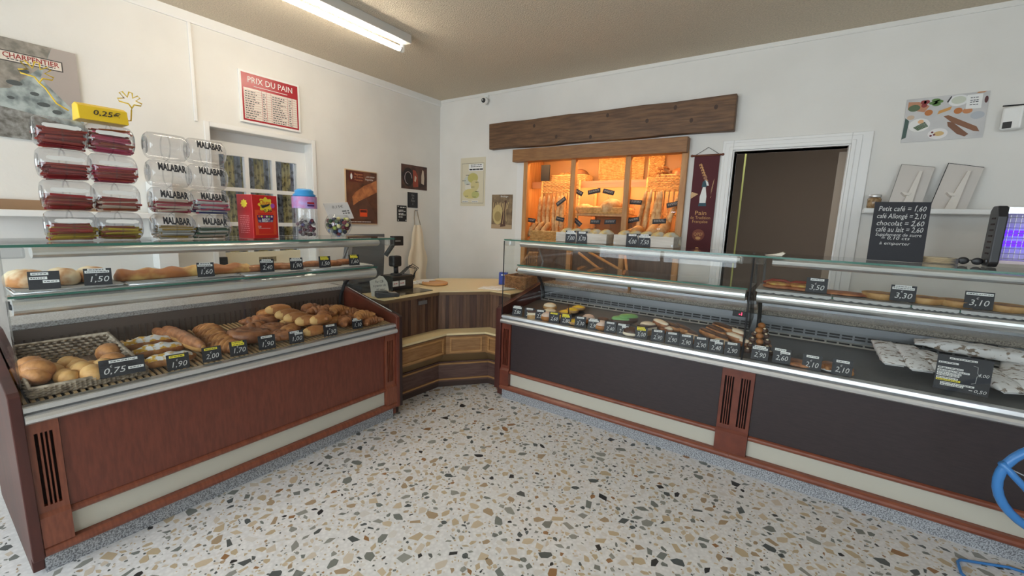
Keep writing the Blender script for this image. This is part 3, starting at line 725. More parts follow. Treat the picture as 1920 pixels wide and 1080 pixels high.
# hanging banner
bt = thing('banner', 'maroon hanging banner with a harvest woman and wheat', 'banner', (-.72, YW-.02, 1.25))
x0, x1, z0, z1 = -.812, -.626, 1.20, 2.008; fr = WB(x0, z0); w, h = x1-x0, z1-z0
M_MAR = mat('maroon_cloth', srgb(84, 34, 40), .8)
MB(fr).box(0, w, 0, h, .008, .012).build('cloth', M_MAR, bt)
MB(fr).tube([(-.015, h, .012), (w+.015, h, .012)], .007, 8).ball((-.02, h, .012), .011).ball((w+.02, h, .012), .011).build('rod', mat('rod_wood', srgb(116, 66, 44), .5), bt)
MB(fr).tube([(.0, h, .012), (w*.52, h+.06, .012), (w, h, .012)], .0018, 5).build('cord', M_BLACKM, bt)
M_GOLD = mat('banner_gold', srgb(196, 146, 90), .6); M_GOLD2 = mat('banner_straw', srgb(214, 176, 128), .6)
b0 = .0125
g = MB(fr)
for k in range(7):
    a = h-.06-.02*k; cxk = .055+.0085*k
    g.poly([(cxk, a, b0), (cxk+.012, a-.016, b0), (cxk+.004, a-.026, b0), (cxk-.006, a-.014, b0)])
    g.poly([(cxk-.004, a-.004, b0), (cxk-.016, a-.012, b0), (cxk-.010, a-.026, b0)])
g.build('wheat_ear', M_GOLD, bt)
g = MB(fr)
for k in range(6): a = -.5+.16*k; g.poly([(.055, h-.30, b0), (.055-.055*math.cos(a), h-.30-.055*math.sin(a)-.01, b0), (.055-.06*math.cos(a+.08), h-.305-.06*math.sin(a+.08)-.01, b0)])
for k in range(6): a = .02*k; g.poly([(.145, h-.33-a*.5+.05, b0), (.165-.002*k, h-.18-a*1.3, b0), (.158-.002*k, h-.20-a*1.3, b0)])
g.build('straw', M_GOLD2, bt)
plane_poly(fr, [(.07, h-.395), (.115, h-.395), (.118, h-.32), (.105, h-.245), (.085, h-.245), (.068, h-.32)], b0+.0002, 'apron_print', M_PAPER, bt)
plane_poly(fr, [(.075, h-.245), (.112, h-.245), (.118, h-.20), (.098, h-.19), (.08, h-.205)], b0+.0003, 'bodice_print', mat('banner_teal', srgb(52, 84, 96), .7), bt)
plane_poly(fr, [(.062, h-.395), (.122, h-.395), (.12, h-.37), (.066, h-.37)], b0+.0004, 'skirt_print', MATS['banner_teal'], bt)
plane_poly(fr, [(.098, h-.19), (.118, h-.205), (.128, h-.235), (.112, h-.235)], b0+.0005, 'sleeve_print', M_PAPER, bt)
disc(fr, .098, h-.172, .012, .016, b0+.0005, 'head_print', mat('banner_skin', srgb(150, 104, 82), .7), bt, 12)
for s, y, z_ in (('Pain', .45, .045), ('de Tradition', .487, .034), ('Française', .518, .034)): text(s, fr @ T(w*.47, h-y, b0+.0004), z_, M_GOLD, bt, width=.085 if z_ > .04 else (.15 if s[0] == 'd' else .115))
disc(fr, w*.46, h-.625, .047, .047, b0+.0001, 'seal', mat('banner_rust', srgb(122, 64, 50), .7), bt); text('QPEF', fr @ T(w*.46, h-.62, b0+.0005), .035, M_GOLD, bt, width=.07); disc(fr, w*.46, h-.65, .02, .012, b0+.0003, 'seal', M_GOLD, bt)
disc(fr, w*.46, h-.735, .014, .012, b0+.0003, 'seal', M_GOLD, bt); rect(fr, .045, .125, h-.765, h-.758, b0+.0003, 'print', M_GOLD, bt)

# food photo on the right
A, Bq, C = PY((1697, 184), YW), PY((1857, 170), YW), PY((1689, 270), YW)
fr = WB(.425, 2.022) @ Matrix.Rotation(.02, 4, 'Z'); w, h = .362, .262
po = board('photo', 'pale food photo of plates, eggs and loaves above the right counter', 'photo', fr, w, h, .006, mat('table_white', srgb(206, 204, 202), .4, c2=srgb(186, 184, 184), scale=5))
e = .0064
def pr(c): return mat('food_%02x%02x%02x' % c, srgb(*c), .45)
plane_poly(fr, [(.01, .20), (.09, .175), (.11, .21), (.06, .24), (.01, .245)], e, 'print', pr((186, 132, 98)), po)
disc(fr, .04, .205, .028, .02, e+.0003, 'print', pr((86, 104, 72)), po)
for a, b in ((.085, .215), (.095, .235), (.08, .235)): disc(fr, a, b, .014, .012, e+.0004, 'print', pr((142, 48, 46)), po, 10)
for a, b in ((.125, .225), (.135, .24), (.15, .23), (.14, .215)): disc(fr, a, b, .02, .010, e+.0005, 'print', pr((92, 128, 64)), po, 10)
disc(fr, .235, .225, .045, .032, e+.0002, 'print', pr((226, 226, 224)), po); disc(fr, .235, .227, .032, .022, e+.0004, 'print', pr((198, 202, 186)), po)
for a, b in ((.11, .17), (.24, .165)): disc(fr, a, b, .019, .018, e+.0003, 'print', pr((186, 112, 50)), po, 14)
disc(fr, .03, .15, .018, .014, e+.0003, 'print', pr((200, 176, 150)), po, 12); disc(fr, .28, .16, .022, .016, e+.0003, 'print', pr((196, 130, 82)), po, 12)
plane_poly(fr, [(.15, .155), (.205, .175), (.21, .195), (.155, .175)], e+.0003, 'print', pr((206, 150, 76)), po)
disc(fr, .075, .10, .05, .04, e+.0002, 'print', pr((228, 226, 222)), po); disc(fr, .08, .12, .014, .012, e+.0005, 'print', pr((224, 176, 130)), po, 12)
g = MB(fr)
for k in range(5): g.tube([(.05+.005*k, .085-.004*k, e+.0006), (.10+.004*k, .115-.006*k, e+.0006)], .0026, 4)
g.build('print', pr((70, 100, 56)), po)
plane_poly(fr, [(.0, .02), (.02, .03), (.025, .13), (.005, .15)], e+.0003, 'print', pr((58, 82, 74)), po)
disc(fr, .165, .04, .045, .032, e+.0002, 'print', pr((228, 224, 222)), po); disc(fr, .17, .04, .024, .014, e+.0004, 'print', pr((208, 176, 120)), po, 12)
for a, b in ((.14, .05), (.15, .035), (.135, .03)): disc(fr, a, b, .006, .006, e+.0005, 'print', pr((110, 34, 44)), po, 8)
plane_poly(fr, [(.18, .14), (.20, .145), (.33, .065), (.345, .035), (.32, .04), (.22, .10)], e+.0004, 'print', pr((134, 88, 58)), po)
plane_poly(fr, [(.20, .105), (.225, .10), (.30, .025), (.285, .012), (.25, .03), (.205, .08)], e+.0005, 'print', pr((122, 78, 50)), po)
rect(fr, .27, .335, .17, .25, e+.0006, 'print', M_PAPER, po); dashes(fr, .285, .32, (.19, .205, .215, .23), .004, M_INK, po, 61, off=e+.001)
disc(fr, .325, .13, .03, .022, e+.0003, 'print', pr((176, 180, 186)), po); plane_poly(fr, [(.305, .255), (.34, .255), (.35, h), (.315, h)], e+.0004, 'print', pr((186, 132, 84)), po)
disc(fr, .352, .215, .008, .02, e+.0004, 'print', pr((84, 40, 40)), po, 10); plane_poly(fr, [(.185, .225), (.19, .215), (.205, .25), (.20, .255)], e+.0004, 'print', pr((60, 56, 58)), po)

# small devices on the wall
sc = thing('security_camera', 'white dome security camera at the top of the back wall', 'security camera', (-2.94, YW-.04, 2.66))
MB().box(-2.965, -2.915, YW-.03, YW-.001, 2.70, 2.735).build('mount', M_WHITE2, sc, bevel=.004)
MB().ball((-2.94, YW-.045, 2.675), .038, seg=20, rings=14).build('dome', M_WHITE2, sc)
MB().lathe([(.022, -.030), (.024, -.022), (.018, 0)], 18, (-2.936, YW-.052, 2.672), 'y').build('lens', M_BLACK, sc)
ms = thing('alarm_sensor', 'white alarm sensor box on the wall at the right edge', 'sensor', (.88, YW-.05, 2.07))
g = MB(T(.885, YW-.055, 2.115) @ rotz(-.5)); g.box(-.042, .042, -.03, .03, -.062, .062); g.build('case', M_WHITE2, ms, bevel=.01)
g = MB(T(.885, YW-.055, 2.115) @ rotz(-.5)); g.box(-.030, .006, -.0315, -.03, -.055, -.02); g.build('sensor_window', M_BLACK, ms)
MB().box(.90, .95, YW-.03, YW-.001, 2.09, 2.16).build('bracket', M_WHITE2, ms)
MB(T(.835, YW-.045, 2.185)).box(0, .09, -.01, .0, 0, .006).build('arm', M_BLACKM, ms)

# white wall shelf at right with two leaning holders and a jar
sh = tag(MB().box(.285, .90, YW-.15, YW-.001, 1.575, 1.605).build('wall_shelf', M_WHITE2, bevel=.003), 'white wall shelf beside the doorway', 'shelf')
for k, (x0, lean) in enumerate(((.40, 0), (.60, 0))):
    F = T(x0, YW-.10, 1.606) @ Matrix.Rotation(-.24, 4, 'X') @ Matrix.Rotation(.16+.05*k, 4, 'Y')
    st = thing('menu_holder', ('white leaning board with prop, left one on the wall shelf', 'white leaning board with black edge, right one on the wall shelf')[k], 'display board', (x0, YW-.1, 1.606))
    MB(F).box(0, .155, 0, .006, .006, .29).build('panel', mat('off_white_board', srgb(206, 200, 194), .5), st)
    MB(F).box(-.003, 0, -.001, .007, .006, .292).box(-.003, .155, -.001, .007, .29, .293).build('edge', M_BLACKM if k else mat('grey_edge', srgb(140, 136, 130), .5), st)
    MB(F).prism([(.062, .008), (.108, .008), (.104, .25), (.090, .25)], -.026, -.0005, 'y').build('prop', mat('prop_white', srgb(220, 214, 206), .5), st)
    MB(F).prism([(.04, .105), (.088, .105), (.08, .088), (.06, .088)], -.034, -.0005, 'y').build('ledge', MATS['prop_white'], st)
jr = thing('jar', 'small glass jar with silver lid at the left end of the wall shelf', 'jar', (.335, YW-.08, 1.606))
MB().lathe([(.03, 1.606), (.036, 1.612), (.036, 1.665), (.03, 1.675)], 18, (.335, YW-.08, 0)).build('glass', mat('spice_glass', srgb(168, 140, 104), .2, c2=srgb(120, 92, 62), scale=60), jr)
MB().lathe([(.032, 1.675), (.034, 1.678), (.034, 1.692), (.03, 1.695)], 18, (.335, YW-.08, 0)).build('lid', M_ALU, jr)
# left wall shelf and white box behind the candy towers
sh = thing('wall_shelf', 'white wall shelf with a wooden back strip behind the candy jars', 'shelf', (XW+.1, .6, 1.36))
MB().box(XW+.001, XW+.16, .2, .98, 1.38, 1.415).build('board', M_WHITE2, sh, bevel=.003)
MB().box(XW+.001, XW+.02, .2, .80, 1.415, 1.47).build('back_strip', mat('strip_oak', srgb(150, 120, 92), .5), sh)
MB().box(XW+.001, XW+.12, .99, 1.10, 1.05, 1.62).build('upright_box', M_WHITE2, sh, bevel=.004)

# ================================================================ loaves: a few meshes, many things
def prof(n, k=.55): return [max(.06, math.sin(PI*min(.985, max(.015, (i+.15)/(n-.7))))**k) for i in range(n)]
def loaf_mesh(name, L, rw, rh, m, bend=0, ridges=0, amp=.1, n=21, seg=12, flat=-.55, k=.55, lift=0):
    pts = []; a = []; b = []; p = prof(n, k); r = random.Random(hash((name, L, rw)) % 999 if False else int(L*1e4+rw*1e5))
    for i in range(n):
        t = i/(n-1)-.5; pts.append((t*L, bend*(1-4*t*t), rh*-flat*0+lift*t))
        g = 1+amp*abs(math.sin(ridges*PI*(t+.5))) - amp*.5 if ridges else 1+r.uniform(-.03, .03)
        a.append(rw*p[i]*g); b.append(rh*p[i]*g)
    mb = MB(); mb.sweep(pts, a, b, seg, floor=rh*flat if flat is not None else None)
    zmin = min(v[2] for v in mb.v); mb.v = [(x, y, z-zmin) for x, y, z in mb.v]
    return mb.mesh(name, m)
ME_BAG = [loaf_mesh('baguette', .52+.02*i, .030+.002*i, .027, M_BREAD, bend=.006*(i-1), ridges=6+i, amp=.16, flat=-.8, k=.35, n=31) for i in range(3)]
ME_BAT = [loaf_mesh('batard', .23, .045, .040, M_BREAD, ridges=3, amp=.12, flat=-.7), loaf_mesh('batard', .19, .055, .05, M_BREAD, ridges=4, amp=.1, flat=-.7)]
ME_BOULE = [loaf_mesh('boule', .20, .095, .075, M_BREAD, n=17, seg=16, flat=-.6, k=.5), loaf_mesh('boule', .15, .07, .06, M_CRUST, n=15, seg=16, flat=-.6, k=.5)]
def bread(name, me, P, label, group, rx=0, ry=0, rz=0, s=1, cat='bread'):
    M_ = T(*P) @ rotz(rz) @ Matrix.Rotation(ry, 4, 'Y') @ Matrix.Rotation(rx, 4, 'X') @ Matrix.Scale(s, 4)
    return tag(inst(name, me, M_), label, cat, group)

# ---------------------------------------------------------------- bread shelves
YP = YW-.035
bs = thing('bread_shelf', 'lit pine bread shelf unit set into the back wall', 'shelf unit', ((NX0+NX1)/2, YW+.2, 0))
xs4 = [PY((983, 380), YP).x, PY((1071, 380), YP).x, PY((1172, 380), YP).x, PY((1276, 380), YP).x]
xl_, xr_ = NX0+.012, NX1-.012
for i, x in enumerate(xs4):
    MB().box(x-.024, x+.024, YP, YP+.05, .80, 2.05).build('post', M_PINE, bs, bevel=.003)
MB().box(NX0+.001, xs4[0]-.024, YP+.03, YP+.05, .80, 2.05).build('filler_strip', M_WHITE, bs)
MB().box(-2.535, -.860, YP-.055, YP+.055, 2.030, 2.150).build('cornice', mat('cornice_wood', srgb(150, 106, 64), .5, c2=srgb(128, 88, 52), scale=8, stretch=(1, 6, 8)), bs, bevel=.004)
YB = YW+.50
MB().box(NX0, NX1, YB, YB+.02, .80, 2.16).build('back_panel', mat('warm_back', srgb(168, 128, 86), .7), bs)
for x in (NX0, NX1-.015): MB().box(x, x+.015, YW+.12, YB, .80, 2.16).build('side_panel', M_PINE, bs)
MB().box(NX0, NX1, YW+.12, YB, 2.14, 2.16).build('top_panel', M_PINE, bs)
MB().box(NX0+.02, NX1-.02, YP+.06, YB, 1.225, 1.245).build('shelf', M_PINE, bs)
MB().box(NX0+.02, NX1-.02, YW+.27, YB, 1.835, 1.862).build('shelf', mat('pink_pine', srgb(186, 140, 108), .5), bs)
MB().box(xs4[1]+.03, xs4[2]-.03, YP+.06, YB, 1.515, 1.535).build('shelf', M_PINE, bs)
MB().box(NX0+.002, NX1-.002, YP+.045, YP+.06, .80, 1.225).build('lower_front', mat('brown_front', srgb(104, 78, 60), .5, c2=srgb(84, 62, 48), scale=8, stretch=(6, 6, .6)), bs)
MB().box(xs4[0]+.03, xs4[0]+.13, YW+.22, YW+.235, 1.87, 2.03).build('black_panel', M_BLACKM, bs)
for x in ((xs4[0]+xs4[1])/2+.28, (xs4[1]+xs4[2])/2+.1): MB().box(x-.02, x+.02, YB-.03, YB, 1.25, 1.835).build('back_stile', M_PINE, bs)
# the shelf lamp behind the cornice
M_WARM = mat('warm_tube', (1, .6, .25), .5, emit=(1, .61, .26), estr=34)
lamp = thing('shelf_lamp', 'warm strip lamp hidden behind the cornice of the bread shelves', 'lamp', (-1.7, YW+.05, 2.07))
MB().tube([(-2.40, YW+.055, 2.075), (-1.0, YW+.055, 2.075)], .014, 10).build('tube', M_WARM, lamp)
MB().box(-2.42, -.98, YW+.04, YW+.07, 2.092, 2.125).build('housing', M_WHITE2, lamp)
lamp = thing('shelf_lamp', 'warm strip lamp under the front edge of the top bread shelf', 'lamp', (-1.7, YW+.31, 1.81))
MB().tube([(-2.40, YW+.315, 1.812), (-1.0, YW+.315, 1.812)], .010, 10).build('tube', M_WARM, lamp)
MB().box(-2.42, -.98, YW+.30, YW+.33, 1.824, 1.834).build('housing', M_WHITE2, lamp)
MB().box(NX0+.02, NX1-.02, YW+.272, YW+.286, 1.797, 1.835).build('shelf_lip', MATS['pink_pine'], bs)

# ---------------------------------------------------------------- wicker
def weave(mb, P0, P1, up, z0, z1, rows, waves, r=.0045, amp=.005):
    """rows of canes running from P0 to P1, weaving in and out"""
    P0, P1, up = Vector(P0), Vector(P1), Vector(up).normalized(); t = (P1-P0); nr = t.cross(up).normalized()
    for k in range(rows):
        h = z0+(z1-z0)*(k+.5)/rows; n = waves*4+1
        mb.tube([P0+t*(i/(n-1))+up*h+nr*(amp*math.sin(PI*.5*i+PI*k)) for i in range(n)], r, 4)
def wicker_rack(x0, x1, yb, z0, z1, label, front_z, m=M_WICK):
    """tall wicker bread rack: leaning rod back with woven head and a low woven front"""
    root = thing('bread_rack', label, 'bread rack', ((x0+x1)/2, yb-.1, z0))
    lean = .045; up = Vector((0, lean, z1-z0)).normalized(); H = z1-z0
    yb0 = yb-.07
    for x in (x0, x1): MB().tube([(x, yb0, z0), (x, yb0+lean, z1)], .011, 6).build('rack_post', m, root)
    g = MB(); weave(g, (x0, yb0, z0), (x1, yb0, z0), up, H*.80, H*1.0, 9, 9, .0058, .007); g.build('woven_head', m, root)
    rod = MB().tube([(0, 0, 0), tuple(up*H*.82)], .0062, 6).mesh('rod', m)
    n = max(6, int((x1-x0)/.040))
    for i in range(1, n): inst('rod', rod, T(x0+(x1-x0)*i/n, yb0, z0), root)
    g = MB()
    weave(g, (x0, yb0, z0), (x1, yb0, z0), up, H*.44, H*.50, 2, 9, .0045, .006); weave(g, (x0, yb0, z0), (x1, yb0, z0), up, H*.20, H*.26, 2, 9, .0045, .006)
    g.build('woven_cross_band', m, root)
    yf = yb-.225; g = MB(); weave(g, (x0, yf, z0), (x1, yf, z0), (0, 0, 1), .0, front_z-z0, 8, 10, .006, .006); g.build('woven_front', m, root)
    for x in (x0, x1):
        g = MB(); weave(g, (x, yb0, z0), (x, yf, z0), (0, 0, 1), .0, front_z-z0, 8, 5, .006, .006); g.build('woven_side', m, root)
    MB().tube([(x0, yf, front_z+.004), (x1, yf, front_z+.004)], .009, 6).build('rim', m, root)
    MB().box(x0, x1, yf, yb0, z0, z0+.008).build('rack_floor', m, root)
    return root
a, b, c, d = xs4
ZS = 1.246
YRK = YW+.255
wicker_rack(a+.05, b-.045, YRK, ZS, 1.865, 'tall wicker bread rack in the left bay', 1.345)
wicker_rack(c+.10, d-.04, YRK, ZS, 1.875, 'tall wicker bread rack with loaves in the right bay', 1.335)
def tray(x0, x1, y0, y1, z0, h, label, m=M_WICK, cat='basket', waves=8, rows=5, name='wicker_tray'):
    root = thing(name, label, cat, ((x0+x1)/2, (y0+y1)/2, z0))
    for (p, q) in (((x0, y0), (x1, y0)), ((x1, y0), (x1, y1)), ((x1, y1), (x0, y1)), ((x0, y1), (x0, y0))):
        g = MB(); weave(g, (*p, z0), (*q, z0), (0, 0, 1), .004, h, rows, waves, min(.0065, h/rows*.55), .005); g.build('woven_side', m, root)
    MB().tube([(x0, y0, z0+h), (x1, y0, z0+h), (x1, y1, z0+h), (x0, y1, z0+h)], .008, 6, closed=True).build('rim', m, root)
    MB().box(x0, x1, y0, y1, z0+.001, z0+.008).build('bottom', m, root)
    return root
tray(b+.045, c-.045, YW+.05, YW+.36, 1.537, .055, 'wicker tray of loaves on the middle shelf')
tray(b+.045, c-.045, YW+.05, YW+.36, ZS, .09, 'wicker tray at the bottom of the middle bay')
tray(c+.16, d-.03, YW+.28, YW+.48, 1.863, .035, 'low wicker basket of baguettes on the top shelf')
tray(a+.13, b-.02, YW+.28, YW+.46, 1.863, .06, 'wicker basket of round rolls on the top shelf, left bay')
# woven panels standing on the top shelf
for k, (x0, x1) in enumerate(((b+.05, b+.30), (c-.24, c-.02), (c+.03, c+.17))):
    g = MB(); weave(g, (x0, YB-.04, 1.863), (x1, YB-.04, 1.863), (0, 0, 1), 0, .235, 18, 6, .0068, .006)
    r = thing('woven_panel', 'woven wicker panel standing on the top shelf, %s one' % ('left', 'middle', 'right')[k], 'wicker panel', ((x0+x1)/2, YB-.04, 1.863))
    g.build('weave', M_WICK, r); MB().tube([(x0, YB-.04, 1.863), (x0, YB-.04, 2.10)], .009, 6).build('side_cane', M_WICK, r)
# breads of the left bay
for i, (px, lean) in enumerate(((1019, .02), (1027, -.03), (1035, .02), (1044, -.02), (1052, .05), (1059, -.02))):
    P = PY((px, 432), YW+.2); bread('baguette', ME_BAG[i % 3], (P.x, YW+.135+.01*(i % 2), ZS+.25), 'floury baguette standing in the left bay rack, %s from the left' % ORD[i], 'baguettes in the left bay', ry=-PI/2+lean, rz=0, s=.78, rx=.3*i)
for i, px in enumerate((1008, 1019, 1031)):
    P = PY((px, 421), YW+.15); bread('batard', ME_BAT[0], (P.x, YW+.085, 1.35), 'short loaf at the front of the left bay rack, %s from the left' % ORD[i], 'short loaves in the left bay', ry=-1.0, rz=.25, s=.85)
# right bay
for i, (px, lean) in enumerate(((1203, .16), (1214, .12), (1226, .14), (1233, .05))):
    P = PY((px, 425), YW+.2); bread('baguette', ME_BAG[(i+1) % 3], (P.x+.02, YW+.135, ZS+.27), 'long baguette leaning in the right bay rack, %s from the left' % ORD[i], 'baguettes in the right bay', ry=-PI/2+lean, s=.86, rx=.5*i)
bread('boule', ME_BOULE[0], (PY((1244, 405), YW+.2).x, YW+.12, 1.36), 'large round loaf standing between the baguettes in the right bay', 'large loaves in the right bay', ry=-1.35, s=1.0)
bread('boule', ME_BOULE[0], (PY((1209, 420), YW+.18).x, YW+.09, ZS+.085), 'large round golden loaf at the front of the right bay', 'large loaves in the right bay', ry=-1.2, s=.98)
bread('batard', ME_BAT[1], (PY((1257, 420), YW+.2).x, YW+.10, 1.37), 'plump loaf leaning at the front right of the right bay', 'large loaves in the right bay', ry=-1.15, s=1.15)
bread('batard', ME_BAT[0], (PY((1246, 432), YW+.16).x, YW+.10, 1.35), 'narrow loaf beside the plump loaf in the right bay', 'large loaves in the right bay', ry=-1.2, s=1.1)
bread('baguette', ME_BAG[0], (PY((1268, 392), YW+.2).x, YW+.13, 1.55), 'thick baguette at the far right of the right bay', 'large loaves in the right bay', ry=-1.25, s=.9, rx=.6)
bread('batard', ME_BAT[1], (PY((1188, 430), YW+.16).x, YW+.09, 1.32), 'small loaf behind the slate at the left of the right bay', 'large loaves in the right bay', ry=-1.1, s=.9)
# top shelf
ends = ((1232.6, 315), (1243, 311.7), (1240.6, 320.5), (1254.6, 319.6), (1227, 324), (1235, 328), (1246.7, 328))
zz = (.072, .085, .045, .05, .038, .020, .022)
for i, p in enumerate(ends):
    P = PY(p, YW+.27); bread('baguette', ME_BAG[i % 3], (P.x, YW+.36, 1.868+zz[i]+.01), 'baguette with its cut end forward in the top basket, %s of the pile' % ORD[i], 'baguettes in the top basket', rz=PI/2, s=.42 if i else .44, rx=.4*i)
P = PY((1271, 326), YW+.30); bread('boule', ME_BOULE[1], (P.x, YW+.34, 1.874), 'golden round loaf at the right end of the top basket', 'round loaves on the top shelf', s=.95)
for i, p in enumerate(((1049, 325), (1060, 321), (1047, 332), (1058, 331))):
    P = PY(p, YW+.30); bread('roll', ME_BOULE[1], (P.x, YW+.32+.04*(i < 2), 1.874+(.045 if i < 2 else 0)), 'round roll in the top left basket, %s' % ('upper left', 'upper right', 'lower left', 'lower right')[i], 'rolls in the top left basket', s=.46)
P = PY((1088, 318), YW+.36); bread('dark_loaf', loaf_mesh('dark_loaf', .20, .05, .075, M_CHOC if False else mat('rye_crust', srgb(132, 88, 54), .6, c2=srgb(92, 58, 36), scale=14), flat=-.7), (P.x, YW+.36, 1.866), 'dark rye loaf on the top shelf beside the first post', 'round loaves on the top shelf', rz=.3)
# middle tray
bread('boule', ME_BOULE[0], (PY((1155, 364), YW+.2).x, YW+.13, 1.55), 'big round country loaf in the middle tray', 'loaves in the middle tray', ry=-.35, s=1.1)
bread('batard', ME_BAT[1], (PY((1098, 374), YW+.2).x, YW+.2, 1.55), 'short loaf behind the slate at left of the middle tray', 'loaves in the middle tray', rz=.5)
bread('batard', ME_BAT[0], (PY((1122, 374), YW+.14).x, YW+.12, 1.548), 'slashed loaf in the centre of the middle tray', 'loaves in the middle tray', rz=.1, s=.9)
bread('boule', ME_BOULE[0], (PY((1112, 420), YW+.25).x, YW+.22, ZS+.012), 'big loaf in the shadow at the bottom of the middle bay', 'loaves in the bottom tray', ry=0, s=1.2)
# slates on clips
def slate_clip(px, y, w, h, ang, label):
    P = PY(px, y); root = thing('slate_label', label, 'label', (P.x, P.y, P.z-.06), 'slate labels among the breads')
    F = T(*P) @ Matrix.Rotation(-ang, 4, 'Y') @ frame((0, 0, 0), (1, 0, 0), (0, 0, 1), (0, -1, 0)) @ Matrix.Rotation(-.2, 4, 'X')
    MB(F).box(-w/2, w/2, -h/2, h/2, -.002, .002).build('slate', M_SLATE, root)
    dashes(F, -w*.40, w*.40, (-.004, .006) if w > .09 else (0,), .006, MATS['faint_chalk'], root, int(px[0]), 'writing', .0025)
    MB().tube([(P.x, P.y+.004, P.z-.02), (P.x, P.y+.004, P.z-.065)], .004, 6).box(P.x-.016, P.x+.016, P.y-.004, P.y+.012, P.z-.068, P.z-.062).build('clip', M_GPLAIN, root)
YS = YW+.035
for (px, w, ang, lb, y) in (((996, 413), .10, -.1, 'at the left end of the left bay', YS), ((1052, 378), .115, .62, 'tilted in front of the tall baguettes in the left bay', YS),
        ((1050, 411), .09, -.2, 'low beside the post in the left bay', YS), ((1084, 360), .105, -.45, 'tilted at the left of the middle tray', YS), ((1114, 359), .125, .18, 'in the centre of the middle tray', YS),
        ((1141, 360), .11, -.22, 'at the right of the middle tray', YS), ((1083, 417), .09, -.65, 'tilted above the bottom middle tray', YS), ((1116, 416), .10, .0, 'in the centre of the bottom middle tray', YS), ((1144, 416), .11, .05, 'at the right of the bottom middle tray', YS),
        ((1190, 379), .13, -.06, 'in front of the left baguettes in the right bay', YS), ((1264, 383), .125, .22, 'before the thick baguette in the right bay', YS), ((1185, 413), .13, .22, 'low at the left of the right bay', YS), ((1236, 415), .115, .08, 'low in the middle of the right bay', YS)):
    slate_clip(px, y, w, .042, ang, 'black slate bread label ' + lb)

# ================================================================ white crates with galettes on the glass top
ZT = 1.3045
M_CRATE = mat('whitewashed_wood', srgb(206, 198, 188), .7, c2=srgb(184, 174, 162), scale=9, stretch=(.6, 6, 6))
def crate(x0, x1, y0, y1, h, label):
    root = thing('crate', label, 'crate', ((x0+x1)/2, (y0+y1)/2, ZT)); t = .009
    for (a_, b_, c_, d_, nm) in ((x0, x1, y0, y0+t, 'front_board'), (x0, x1, y1-t, y1, 'back_board'), (x0, x0+t, y0+t, y1-t, 'side_board'), (x1-t, x1, y0+t, y1-t, 'side_board')):
        MB().box(a_, b_, c_, d_, ZT+.001, ZT+h).build(nm, M_CRATE, root, bevel=.0015)
    MB().box(x0+t, x1-t, y0+t, y1-t, ZT+.001, ZT+.008).build('bottom_board', M_CRATE, root)
    for q in (x0+.004, x1-.012): MB().box(q, q+.008, y0-.002, y0, ZT+.012, ZT+.020).build('nail', M_STEEL, root)
ycr = 2.86
cr1 = (PY((1042, 450), ycr).x, PY((1137, 450), ycr).x); cr2 = (PY((1150, 455), ycr).x, PY((1263, 455), ycr).x)
crate(*cr1, ycr, ycr+.21, .070, 'whitewashed crate of galettes, left one on the counter top')
crate(*cr2, ycr, ycr+.21, .072, 'whitewashed crate of galettes, right one on the counter top')
M_GAL = mat('dusted_galette', srgb(226, 196, 132), .7, c2=srgb(214, 206, 190), scale=16, contrast=(.45, .55))
def slice_mesh(name):
    mb = MB(); mb.sweep([(x, 0, 0) for x in (-.028, -.024, -.012, 0, .012, .024, .028)], [.05, .062, .068, .07, .068, .062, .05], [.05, .062, .068, .07, .068, .062, .05], 18, floor=-.02)
    mb.v = [(x, y, z+.02) for x, y, z in mb.v]; return mb.mesh(name, M_GAL)
ME_GAL = slice_mesh('galette')
for ci, (x0, x1) in enumerate((cr1, cr2)):
    n = (5, 5)[ci]
    for i in range(n):
        bread('galette', ME_GAL, (x0+.05+(x1-x0-.09)*i/(n-1), ycr+.115, ZT+.0085), 'sugar-dusted round galette in the %s crate, %s from the left' % (('left', 'right')[ci], ORD[i]), 'galettes in the crates', ry=-.28, rz=-.5, cat='pastry', s=1.08)

# ================================================================ price tags
def tagboard(P, facing, w, h, price, strips, label, group='price tags', lean=.16, size=None, lines=1):
    """black tag standing at P (bottom centre); facing = direction its front looks to (2D)"""
    f = Vector((facing[0], facing[1], 0)).normalized(); u = Vector((0, 0, 1)).cross(f); u.normalize()
    upv = (Vector((0, 0, 1))-f*lean).normalized(); nrm = u.cross(upv).normalized()
    F = frame(P, u, upv, nrm); root = thing('price_tag', label, 'price tag', P, group)
    MB(F).box(-w/2, w/2, 0, h, -.0022, 0).build('board', M_SLATE, root)
    MB(F).prism([(0, 0), (-.022, 0), (-.0022, h*.6)], -.006, .006, 'x').build('foot', M_BLACK, root) if False else MB(F).box(-.012, .012, .0, .004, -.022, -.0022).build('foot', M_BLACK, root)
    for k, (a, b, y, c) in enumerate(strips):
        st = MB(F).box(a*w, b*w, y*h-.0045*h/.06, y*h+.0045*h/.06, 0, .0006).build('strip', M_YEL if c == 'y' else M_PAPER, root)
        dashes(F, a*w+.004, b*w-.004, (y*h-.0015,), .003, M_INK, st, k+int(abs(P[0])*1000), 'print', .001)
    if price:
        sz = size or h*.48
        wide = w > .12; cx0 = -w*.19 if wide else 0
        text(price, F @ T(cx0, h*.34, .0008), sz, M_CHALK, root, shear=.22, width=w*(.48 if wide else .68))
        text('€', F @ T(cx0-w*.06, h*.60, .0008), sz*.35, M_CHALK, root, shear=.2)
    return root
W1 = ((-.32, .32, .88, 'w'),); W2 = ((-.42, .20, .90, 'w'), (-.1, .44, .74, 'w')); W3 = ((-.35, .3, .92, 'w'), (-.45, .42, .80, 'w')); Y1 = ((-.38, .30, .86, 'y'),); Y2 = ((-.36, .26, .90, 'y'), (-.36, .34, .76, 'y'))
